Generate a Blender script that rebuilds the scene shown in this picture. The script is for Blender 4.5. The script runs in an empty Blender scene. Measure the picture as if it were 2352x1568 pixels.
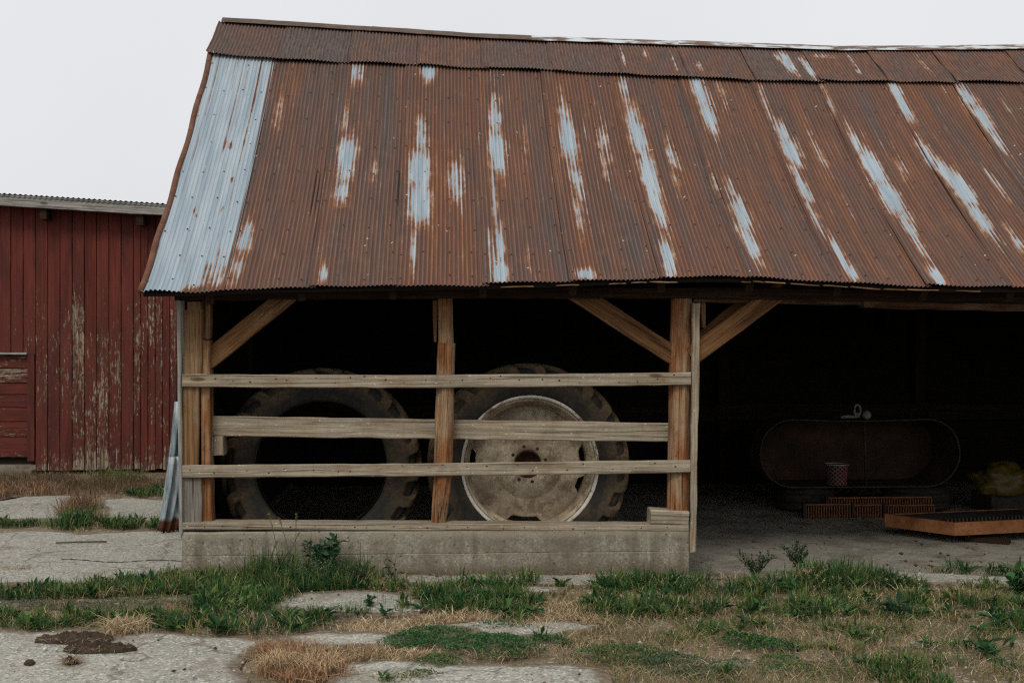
import bpy, math, random
import numpy as np
from mathutils import Vector, Matrix, noise as mn
rnd = random.Random(7)
npr = np.random.RandomState(11)
SC = bpy.context.scene
COL = SC.collection
R = math.radians

# ---------------------------------------------------------------- camera, sky, sun, exposure
EYE, YAW, FPX, CX, CY = 1.6, R(3.3), 2800.0, 1176.0, 784.0
cam = bpy.data.cameras.new('camera')
cam.sensor_width = 36.0
cam.lens = 36.0 * FPX / 2352.0
cam.clip_start = 0.05
cam.clip_end = 2000
camo = bpy.data.objects.new('camera', cam)
camo.location = (0, 0, EYE)
camo.rotation_euler = (R(90), 0, -YAW)
COL.objects.link(camo)
SC.camera = camo

SUN_EL, SUN_AZ = R(48), R(200)          # azimuth clockwise from +Y; the sun stands behind the camera
w = bpy.data.worlds.new('World'); SC.world = w; w.use_nodes = True
nt = w.node_tree; nt.nodes.clear()
out = nt.nodes.new('ShaderNodeOutputWorld'); bg = nt.nodes.new('ShaderNodeBackground')
sky = nt.nodes.new('ShaderNodeTexSky'); sky.sky_type = 'NISHITA'; sky.sun_disc = False
sky.sun_elevation = SUN_EL; sky.sun_rotation = SUN_AZ; sky.dust_density = 6.0
hs = nt.nodes.new('ShaderNodeHueSaturation'); hs.inputs['Saturation'].default_value = 0.25
mx = nt.nodes.new('ShaderNodeMix'); mx.data_type = 'RGBA'
mx.inputs['Factor'].default_value = 0.9
mx.inputs['B'].default_value = (8.45, 8.5, 8.75, 1)      # closed pale cloud deck
nt.links.new(sky.outputs[0], hs.inputs['Color']); nt.links.new(hs.outputs[0], mx.inputs['A'])
tcw = nt.nodes.new('ShaderNodeTexCoord'); nzw = nt.nodes.new('ShaderNodeTexNoise'); nzw.inputs['Scale'].default_value = 2.2; nzw.inputs['Detail'].default_value = 5
mrw = nt.nodes.new('ShaderNodeMapRange'); mrw.inputs[1].default_value = 0.3; mrw.inputs[2].default_value = 0.7; mrw.inputs[3].default_value = 0.965; mrw.inputs[4].default_value = 1.035
mlw = nt.nodes.new('ShaderNodeVectorMath'); mlw.operation = 'SCALE'
nt.links.new(tcw.outputs['Generated'], nzw.inputs['Vector']); nt.links.new(nzw.outputs['Fac'], mrw.inputs[0])
nt.links.new(mx.outputs['Result'], mlw.inputs[0]); nt.links.new(mrw.outputs[0], mlw.inputs['Scale'])
nt.links.new(mlw.outputs[0], bg.inputs['Color']); bg.inputs['Strength'].default_value = 0.1
nt.links.new(bg.outputs[0], out.inputs[0])
sl = bpy.data.lights.new('sun', 'SUN'); sl.energy = 1.5; sl.angle = R(18); sl.color = (1, 0.93, 0.80)
so = bpy.data.objects.new('sun', sl); COL.objects.link(so)
sd = Vector((math.sin(SUN_AZ) * math.cos(SUN_EL), math.cos(SUN_AZ) * math.cos(SUN_EL), math.sin(SUN_EL)))
so.rotation_euler = sd.to_track_quat('Z', 'Y').to_euler(); so.location = sd * 40
SC.view_settings.view_transform = 'Standard'; SC.view_settings.look = 'None'
SC.view_settings.exposure = 0.0; SC.view_settings.gamma = 1.0
SC.cycles.use_denoising = False         # a little grain, as on the photograph's film
SC.cycles.pixel_filter_type = 'BLACKMAN_HARRIS'; SC.cycles.filter_width = 1.3
SC.cycles.sample_clamp_indirect = 3.0
SC.cycles.max_bounces = 6; SC.cycles.diffuse_bounces = 3

# ---------------------------------------------------------------- measuring helpers (survey marks of the place, in metres)
def ray(px, py):
    u = (px - CX) / FPX; v = (CY - py) / FPX
    return math.cos(YAW) * u + math.sin(YAW), math.cos(YAW) - math.sin(YAW) * u, v
def atY(px, py, Y):
    d = ray(px, py); t = Y / d[1]
    return Vector((d[0] * t, Y, EYE + d[2] * t))
def gnd(px, py, z=0.0):
    d = ray(px, py); t = (z - EYE) / d[2]
    return Vector((d[0] * t, d[1] * t, z))

# ---------------------------------------------------------------- object helpers
def tag(o, label=None, cat=None, group=None, kind=None):
    if label: o['label'] = label
    if cat: o['category'] = cat
    if group: o['group'] = group
    if kind: o['kind'] = kind
    return o
def link(o, parent=None):
    COL.objects.link(o)
    if parent is not None: o.parent = parent
    return o
def empty(name, loc=(0, 0, 0), parent=None):
    o = bpy.data.objects.new(name, None); o.empty_display_size = 0.2; o.location = loc
    return link(o, parent)
def mesh(name, v, f, mat, parent=None, smooth=False, mw=None):
    me = bpy.data.meshes.new(name)
    me.from_pydata([tuple(p) for p in v], [], [tuple(q) for q in f])
    me.update()
    if smooth: me.polygons.foreach_set('use_smooth', [True] * len(me.polygons))
    if mat: me.materials.append(mat)
    o = bpy.data.objects.new(name, me)
    link(o, parent)
    if mw is not None:
        if parent is not None: o.matrix_local = Matrix.Translation(-parent.matrix_world_loc) @ mw if hasattr(parent, 'matrix_world_loc') else mw
        else: o.matrix_world = mw
    return o
def npmesh(name, v, f, mat, parent=None, smooth=False, attrs=None):
    """numpy verts (n,3), faces (m,k) all of one size"""
    me = bpy.data.meshes.new(name)
    n, m, k = len(v), len(f), f.shape[1]
    me.vertices.add(n); me.vertices.foreach_set('co', v.astype(np.float32).ravel())
    me.loops.add(m * k); me.loops.foreach_set('vertex_index', f.astype(np.int32).ravel())
    me.polygons.add(m); me.polygons.foreach_set('loop_start', np.arange(0, m * k, k, dtype=np.int32))
    if smooth: me.polygons.foreach_set('use_smooth', np.ones(m, dtype=bool))
    me.update(calc_edges=True)
    for an, (ty, data) in (attrs or {}).items():
        a = me.attributes.new(an, ty, 'POINT')
        a.data.foreach_set('color' if ty == 'FLOAT_COLOR' else ('vector' if ty == 'FLOAT_VECTOR' else 'value'), data.astype(np.float32).ravel())
    if mat: me.materials.append(mat)
    o = bpy.data.objects.new(name, me)
    return link(o, parent)

class MB:
    def __init__(s): s.v = []; s.f = []
    def add(s, v, f):
        b = len(s.v); s.v += [Vector(p) for p in v]; s.f += [tuple(i + b for i in q) for q in f]
    def box(s, a, b, M=None):
        x0, y0, z0 = a; x1, y1, z1 = b
        v = [Vector(p) for p in ((x0,y0,z0),(x1,y0,z0),(x1,y1,z0),(x0,y1,z0),(x0,y0,z1),(x1,y0,z1),(x1,y1,z1),(x0,y1,z1))]
        if M: v = [M @ p for p in v]
        s.add(v, [(0,3,2,1),(4,5,6,7),(0,1,5,4),(1,2,6,5),(2,3,7,6),(3,0,4,7)])
    def tube(s, pts, rad, n=8, cap=True):
        pts = [Vector(p) for p in pts]
        if not isinstance(rad, (list, tuple)): rad = [rad] * len(pts)
        b = len(s.v); up = Vector((0.13, 0.21, 0.97))
        for i, p in enumerate(pts):
            d = (pts[min(i + 1, len(pts) - 1)] - pts[max(i - 1, 0)]).normalized()
            a = d.cross(up)
            if a.length < 0.1: a = d.cross(Vector((1, 0, 0)))
            a.normalize(); c = d.cross(a)
            for k in range(n):
                t = 2 * math.pi * k / n
                s.v.append(p + (a * math.cos(t) + c * math.sin(t)) * rad[i])
        for i in range(len(pts) - 1):
            for k in range(n):
                q = (k + 1) % n
                s.f.append((b + i*n + k, b + i*n + q, b + (i+1)*n + q, b + (i+1)*n + k))
        if cap:
            s.f.append(tuple(b + k for k in range(n))[::-1]); s.f.append(tuple(b + (len(pts)-1)*n + k for k in range(n)))
    def build(s, name, mat, parent=None, smooth=False):
        return mesh(name, s.v, s.f, mat, parent, smooth)

# ---------------------------------------------------------------- material helpers
class NB:
    def __init__(s, name):
        s.m = bpy.data.materials.new(name); s.m.use_nodes = True
        s.t = s.m.node_tree; s.t.nodes.clear()
        s.out = s.t.nodes.new('ShaderNodeOutputMaterial')
        s.p = s.t.nodes.new('ShaderNodeBsdfPrincipled'); s.t.links.new(s.p.outputs[0], s.out.inputs[0])
        s.p.inputs['Roughness'].default_value = 0.85
        s.p.inputs['Specular IOR Level'].default_value = 0.25
        s._co = None
    def n(s, ty): return s.t.nodes.new(ty)
    def l(s, a, b): s.t.links.new(a, b)
    def coord(s, kind='Object', off=True):
        if s._co is None:
            tc = s.n('ShaderNodeTexCoord'); o = tc.outputs[kind]
            if off:
                oi = s.n('ShaderNodeObjectInfo')
                mu = s.n('ShaderNodeMath'); mu.operation = 'MULTIPLY'; mu.inputs[1].default_value = 37.0
                s.l(oi.outputs['Random'], mu.inputs[0])
                ad = s.n('ShaderNodeVectorMath'); ad.operation = 'ADD'
                s.l(o, ad.inputs[0]); s.l(mu.outputs[0], ad.inputs[1]); o = ad.outputs[0]
            s._co = o
        return s._co
    def uv(s, attr='UVm'):
        a = s.n('ShaderNodeAttribute'); a.attribute_name = attr; return a.outputs['Vector']
    def fac(s, attr):
        a = s.n('ShaderNodeAttribute'); a.attribute_name = attr; return a.outputs['Fac']
    def rand(s): return s.n('ShaderNodeObjectInfo').outputs['Random']
    def noise(s, scale=(1,1,1), detail=4, rough=0.55, dist=0.0, co=None):
        m = s.n('ShaderNodeMapping'); m.inputs['Scale'].default_value = scale
        s.l(co if co is not None else s.coord(), m.inputs['Vector'])
        x = s.n('ShaderNodeTexNoise'); x.inputs['Scale'].default_value = 1.0
        x.inputs['Detail'].default_value = detail; x.inputs['Roughness'].default_value = rough; x.inputs['Distortion'].default_value = dist
        s.l(m.outputs[0], x.inputs['Vector']); return x.outputs['Fac']
    def voro(s, scale=(1,1,1), feature='F1', co=None, out='Distance', rnd_=1.0):
        m = s.n('ShaderNodeMapping'); m.inputs['Scale'].default_value = scale
        s.l(co if co is not None else s.coord(), m.inputs['Vector'])
        x = s.n('ShaderNodeTexVoronoi'); x.feature = feature; x.inputs['Scale'].default_value = 1.0
        x.inputs['Randomness'].default_value = rnd_
        s.l(m.outputs[0], x.inputs['Vector']); return x.outputs[out]
    def ramp(s, f, stops, interp='LINEAR'):
        r = s.n('ShaderNodeValToRGB'); r.color_ramp.interpolation = interp
        e = r.color_ramp.elements
        while len(e) > 1: e.remove(e[-1])
        for i, (p, c) in enumerate(stops):
            if not isinstance(c, (tuple, list)): c = (c, c, c)
            q = e[0] if i == 0 else e.new(p)
            q.position = p; q.color = (c[0], c[1], c[2], 1)
        s.l(f, r.inputs[0]); return r.outputs[0]
    def mix(s, f, a, b, mode='MIX'):
        x = s.n('ShaderNodeMix'); x.data_type = 'RGBA'; x.blend_type = mode
        for sock, val in ((x.inputs['Factor'], f), (x.inputs['A'], a), (x.inputs['B'], b)):
            if isinstance(val, (int, float)):
                sock.default_value = val if sock.name == 'Factor' else (val, val, val, 1)
            elif isinstance(val, (tuple, list)): sock.default_value = (val[0], val[1], val[2], 1)
            else: s.l(val, sock)
        return x.outputs['Result']
    def math(s, op, a, b=0.0, c=None):
        x = s.n('ShaderNodeMath'); x.operation = op
        for i, val in enumerate((a, b, c)):
            if val is None: continue
            if isinstance(val, (int, float)): x.inputs[i].default_value = val
            else: s.l(val, x.inputs[i])
        return x.outputs[0]
    def mr(s, v, a, b, c=0.0, d=1.0):
        x = s.n('ShaderNodeMapRange'); x.inputs[1].default_value = a; x.inputs[2].default_value = b
        x.inputs[3].default_value = c; x.inputs[4].default_value = d; s.l(v, x.inputs[0]); return x.outputs[0]
    def sep(s, v):
        x = s.n('ShaderNodeSeparateXYZ'); s.l(v, x.inputs[0]); return x.outputs
    def bump(s, h, strength=0.4, dist=0.01):
        b = s.n('ShaderNodeBump'); b.inputs['Strength'].default_value = strength; b.inputs['Distance'].default_value = dist
        s.l(h, b.inputs['Height']); s.l(b.outputs[0], s.p.inputs['Normal'])
    def col(s, c, rough=None, metal=None):
        if isinstance(c, (tuple, list)): s.p.inputs['Base Color'].default_value = (*c[:3], 1)
        else: s.l(c, s.p.inputs['Base Color'])
        if rough is not None:
            if isinstance(rough, (int, float)): s.p.inputs['Roughness'].default_value = rough
            else: s.l(rough, s.p.inputs['Roughness'])
        if metal is not None: s.p.inputs['Metallic'].default_value = metal
        return s.m

def wood(name, dark, mid, light, grey=None, greyamt=0.5, knots=True, specks=False, streak=0.8):
    """weathered timber; grain runs along the piece's own X axis"""
    b = NB(name)
    g1 = b.noise((1.6, 55, 55), 6, 0.7, 0.9)
    g2 = b.noise((0.9, 17, 17), 5, 0.65, 1.6)
    c = b.ramp(g1, [(0.34, dark), (0.49, mid), (0.64, light)])
    c = b.mix(b.mr(g2, 0.38, 0.62), b.mix(0.55, c, dark), c)
    tint = b.mr(b.rand(), 0, 1, 0, 0.45)
    c = b.mix(tint, c, b.mix(0.5, c, dark))
    if grey:
        gp = b.noise((2.2, 6, 6), 5, 0.7)
        lo = 0.56 - 0.2 * greyamt
        c = b.mix(b.math('MULTIPLY', b.mr(gp, lo - 0.07, lo + 0.07), 0.85), c, b.ramp(g1, [(0.36, tuple(x * 0.55 for x in grey)), (0.5, tuple(x * 0.85 for x in grey)), (0.62, tuple(min(1, x * 1.15) for x in grey))]))
    if specks:
        xs = b.noise((26, 2.5, 2.5), 4, 0.65)
        c = b.mix(b.mr(xs, 0.5, 0.66, 0, 0.35), c, tuple(x * 0.75 for x in mid))
    st = b.noise((4.5, 3.5, 3.5), 5, 0.7)
    c = b.mix(b.mr(st, 0.54, 0.68, 0, 0.7), c, b.mix(0.55, c, dark))
    if knots:
        k = b.voro((2.6, 9, 9), 'F1'); kc = b.sep(b.voro((2.6, 9, 9), 'F1', None, 'Color'))[0]
        c = b.mix(b.math('MULTIPLY', b.math('GREATER_THAN', kc, 0.72), b.ramp(k, [(0.0, 0.9), (0.10, 0.75), (0.17, 0.0)])), c, tuple(x * 0.35 for x in dark))
    cr = b.noise((1.1, 70, 70), 3, 0.5, 0.5)
    c = b.mix(b.mr(cr, 0.60, 0.66, 0, streak), c, tuple(x * 0.28 for x in dark))
    if specks:
        sp = b.voro((11, 30, 30), 'F1')
        c = b.mix(b.ramp(sp, [(0.0, 0.9), (0.07, 0.8), (0.10, 0.0)]), c, (0.62, 0.60, 0.54))
    b.bump(b.math('SUBTRACT', g1, b.math('MULTIPLY', b.mr(cr, 0.58, 0.66), 0.6)), 0.8, 0.006)
    return b.col(c, 0.9)

M = {}
M['rail'] = wood('weathered_rail_wood', (0.15, 0.105, 0.062), (0.305, 0.235, 0.155), (0.43, 0.36, 0.255), (0.36, 0.315, 0.24), 0.6, True, True, 0.6)
M['board'] = wood('weathered_board_wood', (0.085, 0.040, 0.016), (0.235, 0.125, 0.052), (0.33, 0.20, 0.10), (0.24, 0.17, 0.105), -0.1)
M['post'] = wood('old_log_wood', (0.10, 0.034, 0.011), (0.255, 0.103, 0.036), (0.37, 0.185, 0.082), (0.33, 0.225, 0.135), 0.15)
M['brace'] = wood('brown_timber', (0.06, 0.026, 0.010), (0.185, 0.088, 0.034), (0.28, 0.152, 0.066), (0.27, 0.19, 0.11), -0.15)
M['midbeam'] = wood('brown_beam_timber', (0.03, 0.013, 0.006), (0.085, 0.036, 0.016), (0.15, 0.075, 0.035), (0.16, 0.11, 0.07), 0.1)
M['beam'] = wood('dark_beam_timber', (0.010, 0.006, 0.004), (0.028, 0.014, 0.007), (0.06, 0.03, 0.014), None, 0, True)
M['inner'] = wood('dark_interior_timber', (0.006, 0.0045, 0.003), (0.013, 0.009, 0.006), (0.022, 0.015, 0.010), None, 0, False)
M['grey'] = wood('silvered_wood', (0.11, 0.10, 0.085), (0.25, 0.24, 0.215), (0.40, 0.39, 0.36), (0.33, 0.325, 0.30), 0.6)
M['greybrown'] = wood('grey_brown_wood', (0.085, 0.065, 0.047), (0.20, 0.165, 0.125), (0.33, 0.285, 0.225), (0.25, 0.23, 0.20), 0.5)

def rust_sheet(name, galvbase):
    b = NB(name)
    co = b.uv('UVm')
    rv = b.n('ShaderNodeVectorMath'); rv.operation = 'ADD'
    mu = b.math('MULTIPLY', b.rand(), 91.0); b.l(co, rv.inputs[0]); b.l(mu, rv.inputs[1]); co = rv.outputs[0]
    broad = b.noise((6.5, 0.45, 1), 3, 0.55, 0.0, co)
    mid = b.noise((20, 0.9, 1), 4, 0.6, 0.0, co)
    fine = b.noise((75, 1.6, 1), 5, 0.68, 0.0, co)
    blotch = b.noise((13, 6, 1), 5, 0.65, 0.0, co)
    crn = b.fac('corr')
    c = b.ramp(b.math('ADD', b.math('MULTIPLY', broad, 0.7), b.math('MULTIPLY', mid, 0.3)),
               [(0.36, (0.122, 0.096, 0.088)), (0.45, (0.170, 0.094, 0.068)), (0.54, (0.210, 0.092, 0.054)), (0.64, (0.275, 0.113, 0.048))])
    c = b.mix(b.mr(fine, 0.38, 0.62), b.mix(0.5, c, (0.06, 0.042, 0.038)), c)
    c = b.mix(b.mr(crn, 0.1, 0.9, 0.6, 0.0), c, (0.058, 0.034, 0.028))      # darker brown towards the valleys
    c = b.mix(b.mr(blotch, 0.56, 0.72, 0, 0.45), c, (0.20, 0.105, 0.062))
    c = b.mix(b.fac('tone'), c, b.mix(b.mr(fine, 0.4, 0.6), (0.075, 0.055, 0.05), (0.118, 0.098, 0.09)))
    g = b.fac('galv')
    e = b.math('ADD', g, b.math('MULTIPLY', b.math('SUBTRACT', fine, 0.5), 1.7))
    e = b.math('ADD', e, b.math('MULTIPLY', b.math('SUBTRACT', mid, 0.5), 0.6))
    e = b.math('ADD', e, b.math('MULTIPLY', b.math('SUBTRACT', blotch, 0.5), 0.8))
    e = b.math('ADD', e, b.math('MULTIPLY', b.math('SUBTRACT', crn, 0.5), 0.30))
    halo = b.mr(e, 0.16, 0.46)
    c = b.mix(b.math('MULTIPLY', b.math('MULTIPLY', halo, b.mr(g, 0.02, 0.25)), 0.85), c, b.ramp(blotch, [(0.38, (0.21, 0.075, 0.028)), (0.62, (0.34, 0.16, 0.07))]))
    zinc = b.ramp(mid, [(0.38, (0.255, 0.315, 0.365)), (0.62, (0.36, 0.425, 0.47))])
    zinc = b.mix(b.mr(e, 0.45, 0.72, 0.6, 0.0), zinc, (0.36, 0.27, 0.20))
    c = b.mix(b.mr(e, 0.42, 0.62), c, zinc)
    sp = b.voro((6, 6, 1), 'F1', co)
    c = b.mix(b.ramp(sp, [(0.0, 0.9), (0.035, 0.85), (0.05, 0.0)]), c, (0.6, 0.58, 0.56))
    b.bump(b.math('ADD', fine, blotch), 0.3, 0.004)
    return b.col(c, b.mr(e, 0.42, 0.62, 0.88, 0.62))
M['rust'] = rust_sheet('rusted_corrugated_iron', 0)

def concrete(name, base, speck=0.5, dirt=(0.16, 0.12, 0.085), dirtamt=0.3, streak=False, edged=False):
    b = NB(name)
    co = b.coord('Object', False)
    n1 = b.noise((1.1, 1.1, 1.1), 5, 0.6); n2 = b.noise((26, 26, 26), 5, 0.75); n3 = b.noise((3.2, 3.2, 3.2), 6, 0.7); n4 = b.noise((90, 90, 90), 3, 0.7)
    c = b.mix(b.mr(n1, 0.38, 0.62), tuple(x * 0.8 for x in base), tuple(min(1, x * 1.1) for x in base))
    c = b.mix(b.mr(n2, 0.40, 0.60), b.mix(0.6, c, tuple(x * 0.5 for x in base)), c)
    c = b.mix(b.mr(n4, 0.4, 0.62, 0, 0.5), c, tuple(min(1, x * 1.35) for x in base))
    vc = b.voro((85, 85, 85), 'F1', None, 'Color')
    s = b.sep(vc)[0]
    c = b.mix(b.math('MULTIPLY', b.ramp(s, [(0.86, 0.0), (0.92, 1.0)]), speck), c, tuple(min(1, x * 1.8) for x in base))
    c = b.mix(b.math('MULTIPLY', b.ramp(s, [(0.14, 1.0), (0.2, 0.0)]), speck), c, tuple(x * 0.4 for x in base))
    lo = 0.62 - dirtamt * 0.25
    c = b.mix(b.mr(n3, lo - 0.06, lo + 0.12, 0, 0.75), c, dirt)
    if edged:
        wv = b.n('ShaderNodeTexNoise'); wv.inputs['Scale'].default_value = 3.5; wv.inputs['Detail'].default_value = 5; b.l(co, wv.inputs['Vector'])
        ad = b.n('ShaderNodeVectorMath'); ad.operation = 'MULTIPLY_ADD'; b.l(wv.outputs['Color'], ad.inputs[0]); ad.inputs[1].default_value = (0.5, 0.5, 0.5); b.l(co, ad.inputs[2])
        ck = b.voro((0.8, 0.8, 0.05), 'DISTANCE_TO_EDGE', ad.outputs[0])
        c = b.mix(b.ramp(ck, [(0.0, 0.6), (0.005, 0.4), (0.011, 0.0)]), c, (0.08, 0.062, 0.042))
        ed = b.math('ADD', b.fac('edge'), b.math('MULTIPLY', b.math('SUBTRACT', n3, 0.5), 1.6))
        ed = b.math('ADD', ed, b.math('MULTIPLY', b.math('SUBTRACT', n2, 0.5), 0.8))
        c = b.mix(b.mr(ed, 0.42, 0.75, 0, 0.9), c, b.mix(b.mr(n2, 0.4, 0.6), (0.075, 0.055, 0.035), (0.20, 0.15, 0.10)))
    if streak:
        st = b.noise((7, 7, 0.8), 4, 0.6)
        c = b.mix(b.mr(st, 0.5, 0.64, 0, 0.6), c, tuple(x * 0.8 for x in dirt))
        z = b.sep(b.n('ShaderNodeTexCoord').outputs['Object'])[2]
        zz = b.math('ADD', z, b.math('MULTIPLY', b.math('SUBTRACT', n3, 0.5), 0.12))
        c = b.mix(b.mr(zz, 0.235, 0.275, 0, 0.45), c, tuple(min(1, x * 1.25) for x in base))
        c = b.mix(b.mr(zz, 0.015, 0.09, 0.6, 0), c, (0.11, 0.085, 0.06))
        pt = b.voro((16, 16, 16), 'F1')
        c = b.mix(b.ramp(pt, [(0.0, 0.8), (0.09, 0.7), (0.13, 0.0)]), c, tuple(x * 0.4 for x in dirt))
    h = b.math('ADD', n2, b.math('MULTIPLY', s, 0.4))
    b.bump(h, 0.6, 0.006)
    return b.col(c, 0.95)
M['slab'] = concrete('gritty_yard_concrete', (0.335, 0.328, 0.285), 0.7, (0.205, 0.175, 0.13), 0.15, False, True)
M['found'] = concrete('old_foundation_concrete', (0.275, 0.252, 0.20), 0.4, (0.125, 0.105, 0.074), 0.5, True)
M['floor'] = concrete('dusty_floor_concrete', (0.27, 0.255, 0.215), 0.25, (0.10, 0.08, 0.058), 0.4)

def attr_mat(name, attr='col', rough=0.75, spec=0.2, trans=0.0):
    b = NB(name)
    a = b.n('ShaderNodeAttribute'); a.attribute_name = attr
    b.p.inputs['Specular IOR Level'].default_value = spec
    m = b.col(a.outputs['Color'], rough)
    if trans:
        t = b.n('ShaderNodeBsdfTranslucent'); b.l(a.outputs['Color'], t.inputs[0])
        x = b.n('ShaderNodeMixShader'); x.inputs[0].default_value = trans
        b.l(b.p.outputs[0], x.inputs[1]); b.l(t.outputs[0], x.inputs[2]); b.l(x.outputs[0], b.out.inputs[0])
    return m
M['leaf'] = attr_mat('green_leaf', trans=0.25)
M['straw'] = attr_mat('dry_straw', rough=0.9, trans=0.15)

b = NB('yard_soil')
n1 = b.noise((1.2, 1.2, 1.2), 5, 0.6); n2 = b.noise((40, 40, 40), 4, 0.7); n3 = b.noise((6, 6, 6), 4, 0.65)
c = b.mix(b.mr(n1, 0.35, 0.65), (0.125, 0.094, 0.06), (0.235, 0.185, 0.118))
c = b.mix(b.mr(n3, 0.4, 0.65), c, (0.30, 0.245, 0.16))
c = b.mix(b.mr(n2, 0.3, 0.7), b.mix(0.6, c, (0.05, 0.035, 0.022)), c)
vs = b.sep(b.voro((55, 55, 55), 'F1', None, 'Color'))[0]
c = b.mix(b.ramp(vs, [(0.9, 0.0), (0.96, 0.8)]), c, (0.42, 0.38, 0.32))
b.bump(n2, 0.8, 0.012)
M['soil'] = b.col(c, 0.95)

b = NB('peeling_red_paint')
g = b.noise((1.3, 50, 50), 5, 0.7, 0.4); pv = b.math('ADD', b.math('MULTIPLY', b.noise((5.5, 55, 55), 6, 0.75, 0.2), 0.6), b.math('MULTIPLY', b.noise((14, 30, 30), 4, 0.7), 0.4)); pb = b.noise((0.55, 2.2, 2.2), 3, 0.6)
tc = b.n('ShaderNodeTexCoord'); x0 = b.sep(tc.outputs['Object'])[0]
rndv = b.rand()
red = b.mix(b.mr(g, 0.38, 0.62), (0.058, 0.010, 0.007), (0.145, 0.028, 0.018))
red = b.mix(b.mr(rndv, 0, 1, 0, 0.5), red, (0.10, 0.022, 0.018))
fade = b.mr(b.noise((0.8, 3, 3), 3, 0.5), 0.45, 0.75, 0, 0.4)
red = b.mix(fade, red, (0.18, 0.052, 0.036))
red = b.mix(b.mr(b.noise((1.1, 5, 5), 4, 0.6), 0.48, 0.62, 0, 0.65), red, (0.045, 0.012, 0.010))
bare = b.ramp(g, [(0.38, (0.085, 0.056, 0.038)), (0.5, (0.19, 0.145, 0.10)), (0.64, (0.36, 0.32, 0.27))])
wear = b.fac('wear')
e = b.math('ADD', b.math('MULTIPLY', b.math('SUBTRACT', pv, 0.5), 2.2), b.math('MULTIPLY', b.math('SUBTRACT', pb, 0.5), 0.9))
e = b.math('ADD', e, wear)
c = b.mix(b.mr(e, 0.42, 0.5), b.mix(b.mr(e, 0.15, 0.42, 0, 0.7), red, (0.075, 0.024, 0.018)), bare)
b.bump(b.math('ADD', g, b.math('MULTIPLY', b.mr(e, 0.42, 0.5), -0.6)), 0.5, 0.005)
M['red'] = b.col(c, 0.85)

b = NB('tyre_rubber')
n1 = b.noise((4, 4, 4), 5, 0.65); n2 = b.noise((30, 30, 30), 4, 0.65); hh_a = b.fac('hh')
dst = b.math('ADD', b.math('MULTIPLY', b.math('SUBTRACT', n1, 0.5), 2.2), b.mr(hh_a, 0.25, 0.85, -0.15, 0.75))
c = b.mix(b.mr(dst, -0.2, 0.85), (0.026, 0.025, 0.021), (0.135, 0.092, 0.050))
c = b.mix(b.mr(n2, 0.38, 0.62), b.mix(0.5, c, (0.012, 0.012, 0.012)), c)
b.bump(n2, 0.3, 0.003); M['rubber'] = b.col(c, 0.85)

M['oldrubber'] = None
b = NB('chipped_cream_paint')
n1 = b.noise((7, 7, 7), 5, 0.7); n2 = b.noise((45, 45, 45), 4, 0.7); n3 = b.noise((2.3, 2.3, 2.3), 5, 0.6)
c = b.mix(b.mr(n2, 0.3, 0.7), (0.29, 0.23, 0.155), (0.54, 0.465, 0.345))
c = b.mix(b.mr(n3, 0.45, 0.60, 0, 0.8), c, (0.19, 0.135, 0.085))
c = b.mix(b.mr(n1, 0.50, 0.58, 0, 0.6), c, (0.13, 0.088, 0.055))
c = b.mix(b.mr(b.math('ADD', n1, b.math('MULTIPLY', n2, 0.15)), 0.72, 0.745), c, (0.05, 0.02, 0.013))
b.bump(n2, 0.15, 0.003); M['cream'] = b.col(c, 0.6)
b = NB('flaking_white_paint')
n1 = b.noise((5, 5, 5), 5, 0.7); n2 = b.noise((45, 45, 45), 4, 0.7)
c = b.mix(b.mr(n2, 0.3, 0.7), (0.45, 0.41, 0.35), (0.66, 0.63, 0.57))
c = b.mix(b.mr(n1, 0.575, 0.60), c, (0.055, 0.022, 0.014))
c = b.mix(b.mr(n1, 0.5, 0.6, 0, 0.5), c, (0.36, 0.28, 0.2))
M['white'] = b.col(c, 0.55)

def simple(name, c0, c1, scale=8, rough=0.8, metal=0.0, bump=0.2):
    b = NB(name)
    n1 = b.noise((scale,) * 3, 5, 0.65); n2 = b.noise((scale * 6,) * 3, 3, 0.6)
    c = b.mix(b.mr(n1, 0.35, 0.65), c0, c1)
    c = b.mix(b.mr(n2, 0.3, 0.7, 0.0, 0.4), c, tuple(x * 0.5 for x in c0))
    b.bump(n2, bump, 0.004); return b.col(c, rough, metal)
M['oldrubber'] = simple('black_worn_rubber', (0.012, 0.012, 0.011), (0.05, 0.038, 0.026), 7)
M['rustplain'] = simple('brown_rust', (0.10, 0.045, 0.028), (0.19, 0.085, 0.05), 9)
M['hubrust'] = simple('flaked_dark_rust', (0.03, 0.014, 0.010), (0.09, 0.035, 0.02), 25)
M['nail'] = simple('rusty_nail', (0.03, 0.022, 0.018), (0.07, 0.05, 0.04), 30, 0.7)
M['tank'] = simple('dark_rusted_tank_steel', (0.020, 0.013, 0.009), (0.065, 0.032, 0.016), 4)
M['tankrim'] = simple('grey_tank_rim', (0.022, 0.020, 0.015), (0.05, 0.043, 0.032), 12, 0.6)
M['combrust'] = simple('orange_brown_rust', (0.15, 0.058, 0.025), (0.27, 0.12, 0.055), 14)
M['trayrust'] = simple('orange_rusted_tray_steel', (0.16, 0.055, 0.02), (0.33, 0.145, 0.058), 5)
M['darkmetal'] = simple('dark_soiled_metal', (0.02, 0.018, 0.014), (0.05, 0.042, 0.032), 9)
M['bag'] = simple('yellow_plastic_film', (0.07, 0.052, 0.010), (0.125, 0.095, 0.02), 6, 0.4)
M['rag'] = simple('pale_cord', (0.19, 0.175, 0.145), (0.33, 0.31, 0.26), 12)
M['sod'] = simple('dark_crumbly_sod', (0.030, 0.022, 0.015), (0.085, 0.060, 0.040), 18, 0.95, 0, 0.9)
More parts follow.
